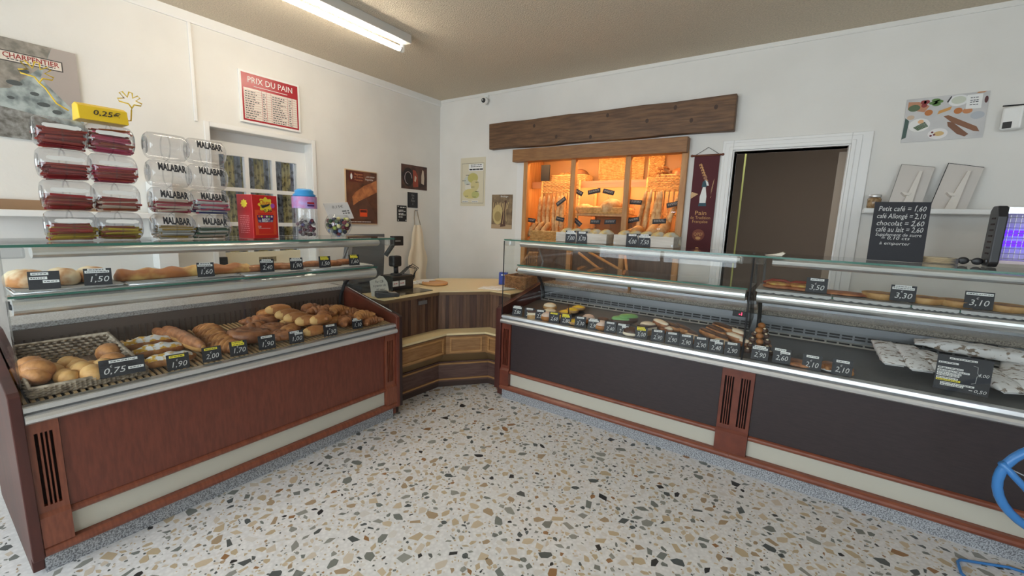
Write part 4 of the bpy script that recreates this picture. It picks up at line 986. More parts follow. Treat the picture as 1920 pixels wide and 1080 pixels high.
def deckL(px, h=0): return PP(px, (-2.334-.3, 0, .728+h), Vector((math.sin(tilt), 0, math.cos(tilt))))
RT = math.atan2(.06, .49)
def deckR(px, h=0): return PP(px, (0, 2.73+.25, .721+h), Vector((0, -math.sin(RT), math.cos(RT))))

ltags = (((232, 703), .145, .075, '0,75', ((-.28, .35, .86, 'w'), (.12, .47, .36, 'w')), 'wide black tag reading 0,75 on the bun basket'), ((336, 693), .085, .075, '1,90', Y1, 'black tag reading 1,90 with yellow strip before the sugared loaves'),
    ((399, 677), .080, .072, '2,00', Y1, 'black tag reading 2,00 with yellow strip'), ((449, 666), .080, .075, '1,70', Y2, 'black tag reading 1,70 with two yellow strips'), ((502, 654), .085, .075, '1,90', W1, 'black tag reading 1,90 with white strip before the rolls'),
    ((557, 643), .080, .072, '1,00', W2, 'black tag reading 1,00 with two stepped white strips'), ((621, 631), .085, .075, '1,30', W1, 'black tag reading 1,30 before the long rolls'), ((671, 616), .070, .070, '1,10', W3, 'black tag reading 1,10 below the bright croissant'))
for k, (px, w, h, p, st, lb) in enumerate(ltags):
    P = PX(px, -2.348) if k else PX(px, -2.338)
    P = Vector((P.x, P.y, max(P.z, .704)))
    tagboard(P, (1, -.12), w, h, p, st, lb, 'price tags in the left counter')
rt = ((969, 595, '2,80', W3, 'with two white strips, nearest the till corner'), (992, 596, '2,40', W1, ''), (1012, 601, '2,50', W1, ''), (1038, 607, '2,60', Y1, 'with one yellow strip'), (1060, 611, '2,80', Y2, 'with two yellow strips'), (1087, 615, '3,30', W1, ''), (1112, 620, '2,90', W3, ''), (1143, 626, '2,40', W1, ''),
    (1167, 630, '2,95', W2, ''), (1201, 638, '3,00', Y2, ''), (1232, 643, '2,90', W1, ''), (1259, 648, '2,90', W1, ''), (1285, 652, '2,90', W1, ''), (1313, 659, '2,90', W1, ''), (1341, 664, '2,40', W2, ''), (1371, 669, '2,90', W1, ''))
for k, (x, y, p, st, lb) in enumerate(rt):
    P = PY((x, y), 2.748); P.z = max(P.z, .704)
    tagboard(P, (.25, -1), .080, .078, p, st, 'black %s tag%s, %s from the left in the chilled counter' % (p, ' '+lb.split(',')[0] if lb else '', ORD[k]), 'price tags in the chilled counter')
for k, (x, y, p, st) in enumerate(((1423, 675, '2,90', W3), (1464, 681, '2,60', W2), (1520, 696, '2,10', W1), (1577, 704, '2,10', W1))):
    P = PY((x, y), 2.748); P.z = max(P.z, .704)
    tagboard(P, (.0, -1), .086, .082, p, st, 'black tag reading %s, %s from the corner seam in the right counter' % (p, ORD[k]), 'price tags in the right counter')
SZ = 1.0975
for k, (x, y, p, st) in enumerate(((1529, 551, '3,50', W1), (1691, 566, '3,30', W3), (1833, 580, '3,10', ((-.46, .46, .86, 'w'),)))):
    P = PZ((x, y), SZ+.004); P = PY((x, y), 2.885)
    P.z = SZ+.012; tagboard(P, (0, -1), .098, .082, p, st, 'black tag reading %s, %s from the left on the right upper shelf' % (p, ORD[k]), 'price tags on the right upper shelf')
for k, (x, y, p) in enumerate(((1069, 459, '7,00'), (1090, 459, '3,70'), (1184, 465, '4,00'), (1207, 466, '7,50'))):
    P = PY((x, y), 2.846); P.z = ZT; tagboard(P, (.25, -1), .078, .084, p, W3 if k in (0, 3) else W1, 'black tag reading %s, %s on the %s crate' % (p, ('left tag', 'right tag')[k % 2], ('left', 'right')[k//2]), 'price tags on the crates', lean=.1)
for k, (x, y, p, st, lb) in enumerate(((84, 535, None, ((-.4, .15, .86, 'w'), (-.46, .1, .62, 'w'), (-.05, .47, .42, 'w')), 'before the pale meringue rolls'), (185, 529, '1,50', W3, 'beside the long flat bread'), (387, 517, '1,60', W3, 'before the end of the long flat bread'), (502, 509, '2,40', W3, 'before the chocolate pastry'), (557, 505, '1,90', W3, 'over the silver tray'), (610, 501, '1,50', Y2, 'with yellow strips at the left of the last tray'), (665, 497, '1,60', Y2, 'with yellow strips at the right of the last tray'))):
    P = PX((x, y), -2.50); P.z = SZ+.0142; tagboard(P, (1, -.2), .088 if k < 2 else .072, .072, p, st, 'black shelf tag ' + lb, 'price tags on the left upper shelf')

# ================================================================ pastries in the left counter
def put(name, me, px, h, label, group, rz=0, ry=0, rx=0, s=1, cat='pastry', deck=deckL):
    P = deck(px, h+.006); return bread(name, me, P, label, group, rx=rx, ry=ry, rz=rz, s=s, cat=cat)
ME_SUG = []
for i in range(3):
    mb = MB(); n = 15; p = prof(n, .5); r = random.Random(i)
    mb.sweep([(.21*(k/(n-1)-.5), 0, .018) for k in range(n)], [.042*p[k]*(1+.06*math.sin(k*1.3)) for k in range(n)], [.036*p[k]*(1+.10*math.sin(k*1.6+i)) for k in range(n)], 14, floor=0)
    mb.m = 1; q = MB()
    top = [f for f in range(len(mb.f))]
    for f in range(len(mb.f)):
        vs = [Vector(mb.v[v]) for v in mb.f[f]]; c = sum(vs, Vector())/len(vs)
        mb.mi[f] = 1 if c.z > .030 else 0
    ME_SUG.append(mb.mesh('sugared_loaf', [M_CRUST, mat('sugared_top', (.86, .86, .86), .8, c2=srgb(224, 176, 70), scale=32, contrast=(.45, .53), bump=.2, bscale=60)]))
for i, p in enumerate(((278, 650), (297, 664), (316, 682))): put('sugared_loaf', ME_SUG[i], p, 0, 'sugar-dusted golden loaf, %s of three from the back' % ORD[i], 'sugared loaves in the left counter', rz=1.5, s=1.05)
ME_BRI = loaf_mesh('brioche_loaf', .25, .031, .042, M_CRUSTD, flat=-.75, k=.3, n=19)
ME_BRI.materials.append(M_CRUSTP)
for p in ME_BRI.polygons:
    if p.center.z < .036: p.material_index = 1
for i, p in enumerate(((306, 636), (328, 637), (343, 643), (359, 653))): put('brioche_loaf', ME_BRI, p, .0 if i == 0 else .012, 'smooth brown milk loaf, %s of four from the back' % ORD[i], 'milk loaves in the left counter', rz=.10, ry=.05, s=.95 if i else .8)
ME_TW = loaf_mesh('twist', .20, .050, .040, M_CRUST, ridges=7, amp=.32, bend=.02, flat=-.6, n=43)
for i, p in enumerate(((386, 630), (395, 640), (408, 650), (420, 660))): put('twist_bun', ME_TW, p, 0, 'ridged golden twist bun, %s of four from the back' % ORD[i], 'twist buns in the left counter', rz=.25+.1*i)
def swirl_mesh():
    mb = MB(); n = 70; pts = []; rr = []
    for i in range(n):
        t = i/(n-1); a = t*2.6*2*PI; r = .012+.052*t; pts.append((r*math.cos(a), r*math.sin(a)*1.0, .022-.006*t)); rr.append(.0145 if i < n-4 else .009)
    mb.sweep(pts, rr, [q*1.5 for q in rr], 8, floor=0); return mb.mesh('swirl', M_CRUSTD)
ME_SW = swirl_mesh()
put('raisin_swirl', ME_SW, (463, 640), .0, 'large raisin swirl bun beside the 1,70 tag', 'swirl buns in the left counter', s=1.75, rz=.4, rx=-.15)
M_ROLLTIP = mat('roll_crust', srgb(176, 114, 66), .45, c2=srgb(200, 144, 88), scale=14, bump=.3, bscale=60, contrast=(.4, .7))
ME_ROLL = loaf_mesh('pain_au_chocolat', .135, .048, .036, M_CRUST, ridges=2, amp=.10, flat=-.7, k=.32, n=17)
ME_ROLL2 = loaf_mesh('long_roll', .155, .034, .036, M_ROLLTIP, ridges=0, flat=-.75, k=.38, n=19)
ME_ROLL2.materials.append(M_CRUSTP)
for p in ME_ROLL2.polygons:
    if p.center.x+.5*p.center.z < -.030: p.material_index = 1
def croissant_mesh(m, seed=0):
    mb = MB(); n = 45; pts = []; a = []; b = []
    for i in range(n):
        t = i/(n-1); an = -1.15+2.3*t; pts.append((.085*math.sin(an), .085*(1-math.cos(an))*1.1, .026))
        e = math.sin(PI*max(.04, min(.96, t)))**.8; g = 1+.36*abs(math.sin(5.5*PI*t))**.6-.24; a.append(.036*e*g+.004); b.append(.032*e*g+.004)
    mb.sweep(pts, a, b, 12, floor=.0); return mb.mesh('croissant', m)
ME_CR = [croissant_mesh(M_CRUSTD), croissant_mesh(M_CRUST)]
lower = (((503, 596), 'p'), ((481, 609), 'c'), ((482, 619), 'c'), ((510, 622), 's'), ((532, 634), 's'), ((549, 612), 'l'), ((590, 628), 'l'), ((545, 626), 'p'), ((600, 611), 'p'), ((624, 609), 'p'), ((640, 608), 'c'), ((500, 606), 's'), ((565, 600), 'p'), ((590, 604), 'p'), ((655, 600), 'c'))
for i, (p, t) in enumerate(lower):
    me, nm, s = {'p': (ME_ROLL, 'pain_au_chocolat', 1), 'c': (ME_CR[0], 'croissant', .95), 's': (ME_SW, 'raisin_swirl', 1.15), 'l': (ME_ROLL2, 'long_roll', .95)}[t]
    put(nm, me, p, .006, '%s low in the pastry pile, %s from its left end' % ({'p': 'flat golden roll', 'c': 'brown croissant', 's': 'swirl bun', 'l': 'long golden roll'}[t], ORD[i]), 'lower layer of the pastry pile', rz=PI/2+.22*((i*7) % 5-2), s=s)
for i, p in enumerate(((522, 588), (540, 597), (556, 603), (577, 609), (601, 607))):
    put('milk_roll', ME_ROLL2, p, .055, 'long roll with pale tip lying on top of the pile, %s from the left' % ORD[i], 'rolls on top of the pile', rz=PI/2-.12+.05*i, ry=.06, s=1.0)
for i, (p, k, rz_, h) in enumerate((((580, 585), 0, .3, .05), ((596, 590), 0, -.4, .055), ((612, 588), 0, .2, .06), ((630, 588), 1, .5, .06), ((606, 600), 0, .9, .06), ((652, 592), 0, -.2, .03), ((647, 610), 0, .6, .01), ((678, 598), 1, .25, .045), ((694, 608), 0, .2, .0), ((668, 604), 0, 1.2, .0))):
    put('croissant', ME_CR[k], p, h, ('bright golden croissant' if k else 'brown croissant') + ' on the right of the pile, %s from the left' % ORD[i], 'croissants in the left counter', rz=-PI/2+.8*rz_, s=.95)
# bun basket in the near corner of the left counter
bx = [(.235, .03), (.585, .03), (.545, .40), (.235, .40)]; bh = (.036, .03, .095, .095)
bk = thing('bread_basket', 'grey woven basket of buns at the near end of the left counter', 'basket', TL @ Vector((.22, .2, .71)))
def dz(d): return .7075+.05*d/.56
for i in range(4):
    (a0, b0), (a1, b1) = bx[i], bx[(i+1) % 4]; a0 -= .205; a1 -= .205
    P0, P1 = TL @ Vector((a0, b0, dz(b0))), TL @ Vector((a1, b1, dz(b1)))
    g = MB(); hh = (bh[i], bh[(i+1) % 4]); nn = 49
    for k in range(7): g.tube([P0.lerp(P1, q/(nn-1))+Vector((0, 0, .004+((hh[0]+(hh[1]-hh[0])*q/(nn-1)))*(k+.5)/7))+(P1-P0).cross(Vector((0, 0, 1))).normalized()*(.005*math.sin(PI*.5*q+PI*k)) for q in range(nn)], .0058, 4)
    g.build('woven_side', M_WICKD, bk)
MB().tube([TL @ Vector((p[0]-.205, p[1], dz(p[1])+.004+bh[q_])) for q_, p in enumerate(bx)], .009, 6, closed=True).build('rim', M_WICKD, bk)
MB().add([TL @ Vector((p[0]-.205, p[1], dz(p[1])+q)) for q in (.001, .008) for p in bx], [(0, 1, 2, 3), (7, 6, 5, 4), (0, 4, 5, 1), (1, 5, 6, 2), (2, 6, 7, 3), (3, 7, 4, 0)]).build('bottom', mat('basket_floor', srgb(140, 116, 96), .7, c2=srgb(110, 90, 74), scale=6, stretch=(1, 14, 1)), bk)
ME_BUN = loaf_mesh('bun', .105, .042, .042, M_CRUSTP, flat=-.6, k=.45, n=15); ME_BUN2 = loaf_mesh('brown_bun', .11, .046, .046, M_CRUST, flat=-.6, k=.45, n=15)
ME_NAV = loaf_mesh('split_roll', .11, .034, .032, M_CRUSTP, ridges=2, amp=.3, flat=-.6, k=.5, n=17)
buns = (((205, 672), 1, .2, .01), ((196, 700), 0, .3, .01), ((213, 690), 1, .5, .01), ((132, 690), 2, .3, .01), ((146, 696), 2, -.3, .01), ((100, 704), 2, .1, .012), ((126, 715), 2, .25, .012), ((158, 706), 0, .6, .01), ((163, 698), 2, .9, .01), ((176, 712), 0, .2, .01), ((60, 700), 1, .5, .03), ((68, 718), 1, .2, .02), ((50, 716), 1, 1.2, .02), ((72, 706), 1, .8, .04))
for i, (p, k, rz_, h) in enumerate(buns):
    put('bun', (ME_BUN, ME_BUN2, ME_NAV)[k], p, h, ('pale bun', 'brown-topped bun', 'split pale roll')[k] + ' in the grey basket, %s counted from the back right' % ORD[i], 'buns in the grey basket', rz=rz_, s=1.0, cat='bun')

# ---------------------------------------------------------------- left upper shelf: trays
def tray_metal(x0, x1, y0, y1, z, label):
    root = thing('tray', label, 'tray', ((x0+x1)/2, (y0+y1)/2, z))
    MB().box(x0, x1, y0, y1, z, z+.004).build('sheet', M_ALU, root)
    MB().tube([(x0, y0, z+.006), (x1, y0, z+.006), (x1, y1, z+.006), (x0, y1, z+.006)], .004, 6, closed=True).build('rim', M_ALU, root)
    g = MB(); n = 60; c = ((x0+x1)/2, (y0+y1)/2); hx, hy = (x1-x0)/2+.010, (y1-y0)/2-.004; pts = []
    for k in range(n):
        a = 2*PI*k/n; s = 1/max(abs(math.cos(a)), abs(math.sin(a))); w_ = 1+.03*math.sin(k*3); pts.append((c[0]+hx*s*math.cos(a)*w_, c[1]+hy*s*math.sin(a)*w_))
    MB().prism(pts, z+.0105, z+.013).build('doily', M_DOILY, root)
yy = [PX((p, 530), -2.50).y for p in (22, 235, 240, 452, 458, 575, 585, 700)]
for k, nm in enumerate(('with pale meringue rolls', 'with the long flat bread', 'with chocolate pastries', 'with dark tarts at the till end')): tray_metal(-2.70, -2.478, max(.24, yy[2*k]), min(1.9, yy[2*k+1]), SZ+.0005, 'shiny tray and doily ' + nm)
ZTY = SZ+.0145
ME_MER = loaf_mesh('meringue_roll', .14, .05, .045, M_PUFF, ridges=2, amp=.12, flat=-.6, k=.4, n=21)
for i, p in enumerate((26, 58, 120, 176)): P = PX((p, 530), -2.60); bread('meringue_roll', ME_MER, (-2.615, max(P.y, .285), ZTY), 'pale rolled pastry with browned top on the upper shelf, %s from the left' % ORD[i], 'pale rolls on the upper shelf', rz=.35, cat='pastry')
P0, P1 = PX((215, 515), -2.60), PX((468, 500), -2.60); n = 41
mb = MB(); r = random.Random(2); Lf = (P1-P0).length
mb.sweep([(0, Lf*(k/(n-1)-.5), .012) for k in range(n)], [.052*(.5 if k in (0, n-1) else 1)+r.uniform(-.003, .003) for k in range(n)], [.036*(.4 if k in (0, n-1) else 1)*(1+.16*math.sin(k*.95)) for k in range(n)], 12, floor=0)
o = inst('long_flat_bread', mb.mesh('long_flat_bread', mat('flan_crust', srgb(224, 184, 112), .5, c2=srgb(170, 104, 54), scale=7, contrast=(.42, .58))), T(-2.60, (P0.y+P1.y)/2, ZTY)); tag(o, 'very long golden flat bread on the upper shelf', 'pastry')
ME_ECL = loaf_mesh('eclair', .14, .028, .024, M_CRUSTD, flat=-.6, k=.35)
for i, (p, m_) in enumerate(((482, 0), (530, 0), (548, 0), (592, 0), (622, 0), (650, 0))): P = PX((p, 508), -2.56); bread('finger_pastry', ME_ECL, (-2.56-.03*(i % 2), P.y, ZTY), 'brown finger pastry on the upper shelf trays, %s from the left' % ORD[i], 'finger pastries on the upper shelf', rz=1.3, cat='pastry')

# ---------------------------------------------------------------- chilled counter pastries
def cake(name, px, h, parts, label, group, rz=0, deck=deckR, cat='pastry', z=None):
    """parts: (name, builder, material) in local coordinates"""
    P = deck(px, h+.003) if z is None else Vector((*PZ(px, z)[:2], z))
    root = thing(name, label, cat, P, group)
    for nm, fn, m in parts: fn(MB(T(*P) @ rotz(rz) @ Matrix.Scale(1.2, 4))).build(nm, m, root)
    return root
def lath(pr, seg=20): return lambda b: b.lathe(pr, seg)
def loafb(L, rw, rh, z, n=13, k=.35): 
    p = prof(n, k); return lambda b: b.sweep([(L*(i/(n-1)-.5), 0, z) for i in range(n)], [rw*q for q in p], [rh*q for q in p], 12)
M_BIS = mat('biscuit', srgb(206, 168, 118), .6, c2=srgb(178, 136, 86), scale=30); M_PINKC = mat('pale_pink_cream', srgb(222, 196, 180), .5); M_GREEN = mat('green_icing', srgb(116, 168, 96), .4); M_ALM = mat('almond', srgb(240, 222, 190), .6); M_CAR = mat('caramel', srgb(176, 116, 60), .3, c2=srgb(140, 84, 40), scale=20)
tart = [('case', lath([(.030, 0), (.040, .004), (.046, .020), (.043, .022), (.036, .018)]), M_BIS), ('filling', lath([(.040, .016), (.034, .024), (.012, .032), (.002, .034)]), M_YOLK)]
religieuse = [('shell', lath([(.03, 0), (.046, .008), (.046, .022), (.034, .03), (.002, .031)]), M_BIS), ('icing', lath([(.044, .024), (.040, .034), (.022, .042), (.002, .044)]), M_CREAMP)]
choux = [('base', lath([(.03, 0), (.044, .012), (.040, .03), (.002, .035)]), M_CAR), ('cream', lath([(.036, .026), (.040, .036), (.026, .052), (.002, .058)]), M_PINKC)]
chocn = [('base', lath([(.03, 0), (.046, .010), (.046, .035), (.03, .05), (.002, .053)]), M_CHOC), ('cream', lath([(.047, .010), (.05, .018), (.047, .026)]), M_CREAMP)]
greenc = [('base', loafb(.13, .035, .028, .026), M_CHOC), ('icing', loafb(.12, .030, .022, .042), M_GREEN)]
ecl = [('body', loafb(.145, .027, .022, .022), M_CRUSTD), ('icing', loafb(.135, .023, .013, .036), M_CREAMP)]
eclc = [('body', loafb(.145, .027, .022, .022), M_CRUST), ('icing', loafb(.135, .023, .013, .036), M_CHOC)]
slicec = [('base', lambda b: b.box(-.05, .05, -.025, .025, 0, .03), M_BIS), ('cream', lambda b: b.box(-.05, .05, -.025, .025, .03, .045), M_CREAMP), ('top', lambda b: b.box(-.05, .05, -.025, .025, .045, .055), M_CHOC)]
G = 'cakes in the chilled counter'
items = (('cream_cake', (1031, 591), 0, religieuse, 'round cream-topped cake, front one of the pair'), ('cream_cake', (1031, 580), .025, religieuse, 'round cream-topped cake, upper one of the pair'), ('small_cake', (1003, 598), 0, slicec, 'small square cake behind the second tag'),
    ('lemon_tart', (1050, 600), 0, tart, 'yellow tart in front at left'), ('lemon_tart', (1060, 590), 0, tart, 'yellow tart in the middle row'), ('lemon_tart', (1073, 586), .01, tart, 'yellow tart beside a stick, upper row'), ('lemon_tart', (1085, 581), .012, tart, 'yellow tart at the back right'), ('golden_choux', (1026, 601), 0, choux, 'golden choux bun peeping out at left'),
    ('golden_choux', (1076, 608), 0, tart, 'golden tart between the 2,80 and 3,30 tags'), ('pink_choux', (1103, 606), 0, choux, 'pale pink choux bun'), ('chocolate_dome', (1130, 611), 0, chocn, 'chocolate dome with almonds'), ('caramel_cake', (1127, 618), 0, choux, 'caramel cake beside the 2,90 tag'),
    ('green_cake', (1165, 611), 0, greenc, 'green iced cake, left one'), ('green_cake', (1177, 607), .012, greenc, 'green iced cake, right one'), ('cream_slice', (1212, 627), 0, slicec, 'cream slice beside the yellow-stripped tag'), ('cream_slice', (1214, 617), .02, religieuse, 'white speckled cake above the cream slice'),
    ('fruit_cup', (1183, 630), 0, chocn, 'small dark fruit cup on the deck'), ('eclair', (1238, 615), .02, ecl, 'cream-iced eclair lying highest in the second group'), ('eclair', (1246, 624), 0, ecl, 'cream-iced eclair in front of the second group'), ('eclair', (1258, 620), .01, eclc, 'chocolate-iced eclair, left of the second group'), ('eclair', (1277, 624), .01, eclc, 'chocolate-iced eclair, right of the second group'), ('eclair', (1290, 632), 0, eclc, 'chocolate-iced eclair beside the fourteenth tag'),
    ('eclair', (1328, 633), .0, eclc, 'chocolate-iced eclair at the left of the big stack'), ('eclair', (1341, 628), .022, eclc, 'chocolate-iced eclair in the middle of the big stack'), ('eclair', (1353, 622), .04, eclc, 'chocolate-iced eclair on top of the big stack'), ('eclair', (1345, 640), .0, eclc, 'chocolate-iced eclair low in the big stack'), ('eclair', (1372, 640), .01, ecl, 'cream-iced eclair at right, front'), ('eclair', (1377, 632), .03, ecl, 'cream-iced eclair at right, top'), ('eclair', (1385, 648), .0, ecl, 'cream-iced eclair at right, lowest'), ('eclair', (1300, 645), .0, ecl, 'cream-iced eclair between two 2,90 tags'), ('eclair', (1357, 655), .0, ecl, 'cream-iced eclair between the last two tags'))
for i, (nm, px, h, parts, lb) in enumerate(items): cake(nm, px, h, parts, lb + ' in the chilled counter', G, rz=-.75 if nm == 'eclair' else .3*i)
stick = MB(); P = deckR((1066, 588), .03); stick.tube([P, P+Vector((-.004, .002, .075))], .004, 6); tag(stick.build('cinnamon_stick', M_CHOC), 'brown stick standing between the yellow tarts', 'stick')
# small profiterole tree
P = deckR((1420, 668), 0); pt = thing('profiterole_tree', 'small tower of glazed choux puffs with almonds beside the seam', 'cake', P); r = random.Random(5)
for k, (nr_, rr_, z) in enumerate(((7, .060, .022), (6, .050, .056), (5, .040, .090), (4, .028, .122), (3, .018, .152), (1, 0, .180))):
    for j in range(nr_):
        a = 2*PI*j/nr_+k*.5; c = (P.x+rr_*math.cos(a), P.y+.04+rr_*math.sin(a), P.z+z)
        puff = MB().ball(c, .021, .021, .018, 10, 7).build('puff', M_CAR if (j+k) % 2 else M_CHOC, pt)
        if (j+k) % 2 == 0: MB().ball((c[0], c[1]-.012, c[2]+.014), .008, .006, .005, 8, 5).build('almond', M_ALM, puff)
P = deckR((1562, 690), 0); pl = cake('almond_tart', (1562, 692), 0, [('plate', lath([(.06, 0), (.062, .003), (.002, .004)], 24), M_PAPER), ('tart', lath([(.02, .004), (.05, .006), (.048, .02), (.03, .026), (.002, .027)]), M_CAR)], 'almond tart on a white card before the last tag', G)
for i, px in enumerate(((1540, 692), (1548, 686), (1553, 694), (1593, 704), (1590, 696))): cake('almond_biscuit', px, 0, [('body', loafb(.055, .014, .012, .012), M_CRUST)], 'small almond biscuit, %s from the left near the last tag' % ORD[i], 'almond biscuits in the right counter', rz=.5+.4*i)
for i, px in enumerate(((1485, 681), (1502, 688))): cake('flat_pastry', px, 0, [('body', loafb(.11, .04, .012, .012), M_CRUSTD)], 'flat brown pastry behind the %s tag' % ('2,60', '2,10')[i], 'flat pastries in the right counter', rz=.2)
# printed paper bags
M_BAG = mat('printed_bag', srgb(232, 228, 226), .8, c2=srgb(140, 122, 106), scale=34, stretch=(.8, 2.2, 1), contrast=(.56, .62), detail=3)
def bag(px, h, L, w, t, rz, label, ti=.28):
    P = deckR(px, h+.012); n, m_ = 14, 10; root = thing('paper_bag', label, 'paper bag', P, 'paper bags in the right counter'); Mb = T(*P) @ rotz(rz) @ Matrix.Rotation(-ti, 4, 'Y'); g = MB(Mb); g.smooth = True; vs = []; fs = []
    for i in range(n+1):
        s_ = i/n; th = t*min(1, 4*s_+.1, 3.2*(1-s_)+.35)
        for j in range(2*m_):
            a = 2*PI*j/(2*m_); c_, s2 = math.cos(a), math.sin(a); e_ = .55
            vs.append((L*(s_-.5)+.004*math.sin(j*2.1), w/2*math.copysign(abs(c_)**e_, c_)*(1-.03*math.sin(i*1.7)), th/2*math.copysign(abs(s2)**e_, s2)*(1+.12*math.sin(i*2.3+j))+t/2))
    for i in range(n):
        for j in range(2*m_): a = i*2*m_+j; b = i*2*m_+(j+1) % (2*m_); fs.append((a, b, b+2*m_, a+2*m_))
    fs += [tuple(reversed(range(2*m_))), tuple(range(n*2*m_, (n+1)*2*m_))]
    g.add(vs, fs); g.build('bag', M_BAG, root)
    q = MB(Mb); q.box(-L/2-.002, -L/2+.035, -w/2+.01, w/2-.01, t*.35, t*.42); q.build('folded_end', M_PAPER, root)
bag((1663, 668), .035, .24, .098, .045, 1.72, 'printed white paper bag, first from the left in the right counter')
bag((1709, 677), .035, .25, .104, .045, 1.78, 'printed white paper bag, second from the left in the right counter')
bag((1751, 687), .03, .23, .098, .045, 2.05, 'printed white paper bag tilted behind the big sign, left side')
bag((1835, 668), .07, .50, .125, .06, -.10, 'long printed paper bag lying across the others at the back', 0)
bag((1850, 712), .02, .26, .115, .05, 2.1, 'printed white paper bag right of the big sign')
bag((1903, 712), .02, .26, .115, .05, 1.3, 'printed white paper bag at the right edge of the picture')
# big sign before the bags
P = PY((1800, 731), 2.80); P.z = .7035+.012
lst = [(-.28, .22, .92, 'w'), (-.47, -.10, .78, 'w'), (-.47, .0, .63, 'w'), (-.47, .12, .55, 'w'), (-.47, -.02, .48, 'w'), (-.47, -.05, .42, 'w'), (-.47, -.07, .34, 'w'), (-.47, -.02, .285, 'y'), (-.38, .24, .20, 'w'), (-.38, .05, .15, 'w')]
f = Vector((-.05, -1, 0)).normalized(); u = Vector((0, 0, 1)).cross(f); upv = (Vector((0, 0, 1))-f*.10).normalized(); F = frame(P, u, upv, u.cross(upv)); w, h = .185, .168
bsn = thing('sandwich_sign', 'large black sign with white strips and 4,00 price among the paper bags', 'price sign', P)
MB(F).box(-w/2, w/2, 0, h, -.003, 0).build('board', M_SLATE, bsn)
for k, (a, b, y, c) in enumerate(lst):
    st = MB(F).box(a*w, b*w, y*h-.0042, y*h+.0042, 0, .0006).build('strip', M_YEL if c == 'y' else M_PAPER, bsn); dashes(F, a*w+.003, b*w-.003, (y*h-.0015,), .003, M_INK, st, k, 'print', .001)
MB(F).tube([(.03, .80*h, .001), (.045, .78*h, .001), (.047, .60*h, .001), (.057, .56*h, .001), (.047, .52*h, .001), (.045, .32*h, .001), (.032, .29*h, .001)], .0008, 4).build('brace_mark', M_CHALK, bsn)
text('4,00', F @ T(.066, .56*h, .001), .022, M_CHALK, bsn, shear=.2, width=.036); text('0,50', F @ T(.064, .10*h, .001), .022, M_CHALK, bsn, shear=.2, width=.04); MB(F).box(.028, .040, .09*h, .115*h, 0, .001).build('arrow_mark', M_CHALK, bsn)

# ---------------------------------------------------------------- right upper shelf
for k, (p0, p1) in enumerate(((1418, 1555), (1560, 1700), (1705, 1790), (1795, 1925))):
    x0, x1 = PY((p0, 560), 2.95).x, PY((p1, 570), 2.95).x; r = random.Random(k); pts = []
    for i in range(28): t = i/27; pts.append((x0+(x1-x0)*t, 2.868-.006*math.sin(i*1.4)-r.uniform(0, .004)))
    pts += [(x1, 3.16), (x0, 3.16)]
    dl = MB().prism(pts, SZ+.0006, SZ+.0035).build('doily', M_DOILY); g = MB(); m_ = 36
    for i in range(m_):
        a, b = x0+(x1-x0)*i/m_, x0+(x1-x0)*(i+1)/m_; d0 = .010+.006*abs(math.sin(i*.7)); d1 = .010+.006*abs(math.sin((i+1)*.7)); g.add([(a, 2.8535, SZ+.004), (b, 2.8535, SZ+.004), (b, 2.8535, SZ-d1), (a, 2.8535, SZ-d0), (a, 2.8555, SZ+.004), (b, 2.8555, SZ+.004), (b, 2.8555, SZ-d1), (a, 2.8555, SZ-d0)], [(0, 1, 2, 3), (7, 6, 5, 4), (0, 4, 5, 1), (3, 2, 6, 7)])
    g.box(x0, x1, 2.8535, 2.87, SZ+.0025, SZ+.004); g.build('lace_edge', M_DOILY, dl)
    tag(dl, 'white paper doily on the right upper shelf, %s from the left' % ORD[k], 'doily', 'doilies on the right upper shelf')
Zd = SZ+.0042
M_PIZ = mat('pizza_top', srgb(206, 176, 92), .5, c2=srgb(168, 84, 56), scale=22); M_HAM = mat('toast_crust', srgb(190, 128, 84), .6, c2=srgb(142, 78, 52), scale=20)
def shelfcake(nm, px, parts, lb, rz=0): 
    P = PY((px, 550), 2.965); P.z = Zd; root = thing(nm, lb, 'pastry', P, 'savoury pastries on the right upper shelf')
    for n_, fn, m in parts: fn(MB(T(*P) @ rotz(rz))).build(n_, m, root)
for i, p in enumerate((1458, 1503)): shelfcake('pizza_slice', p, [('crust', loafb(.16, .07, .014, .014, k=.25), M_HAM), ('topping', loafb(.13, .055, .012, .030, k=.3), M_PIZ), ('ham', lambda b: b.sweep([(-.075, .03, .03), (-.03, .05, .045), (.03, .05, .046), (.075, .03, .03)], [.02, .025, .025, .02], [.006, .008, .008, .006], 8), mat('dry_ham', srgb(146, 60, 46), .5))], 'thick savoury slice with yellow top, %s on the right upper shelf' % ORD[i], .1)
for i, p in enumerate((1560, 1590)): shelfcake('thin_pizza', p, [('crust', loafb(.17, .07, .011, .011, k=.25), M_HAM)], 'thin brown savoury slice right of the 3,50 tag, %s' % ('left one', 'right one')[i], .05)
qu = [('case', lath([(.055, 0), (.066, .003), (.078, .032), (.073, .034), (.060, .024)], 28), mat('quiche_case', srgb(202, 162, 108), .6, c2=srgb(170, 126, 76), scale=20)), ('filling', lath([(.070, .022), (.05, .032), (.002, .033)], 28), mat('quiche_fill', srgb(196, 140, 70), .5, c2=srgb(120, 66, 40), scale=26))]
for i, p in enumerate((1650, 1735, 1800, 1890)): shelfcake('quiche', p, qu, 'round quiche in a fluted golden case, %s from the left on the right upper shelf' % ORD[i])

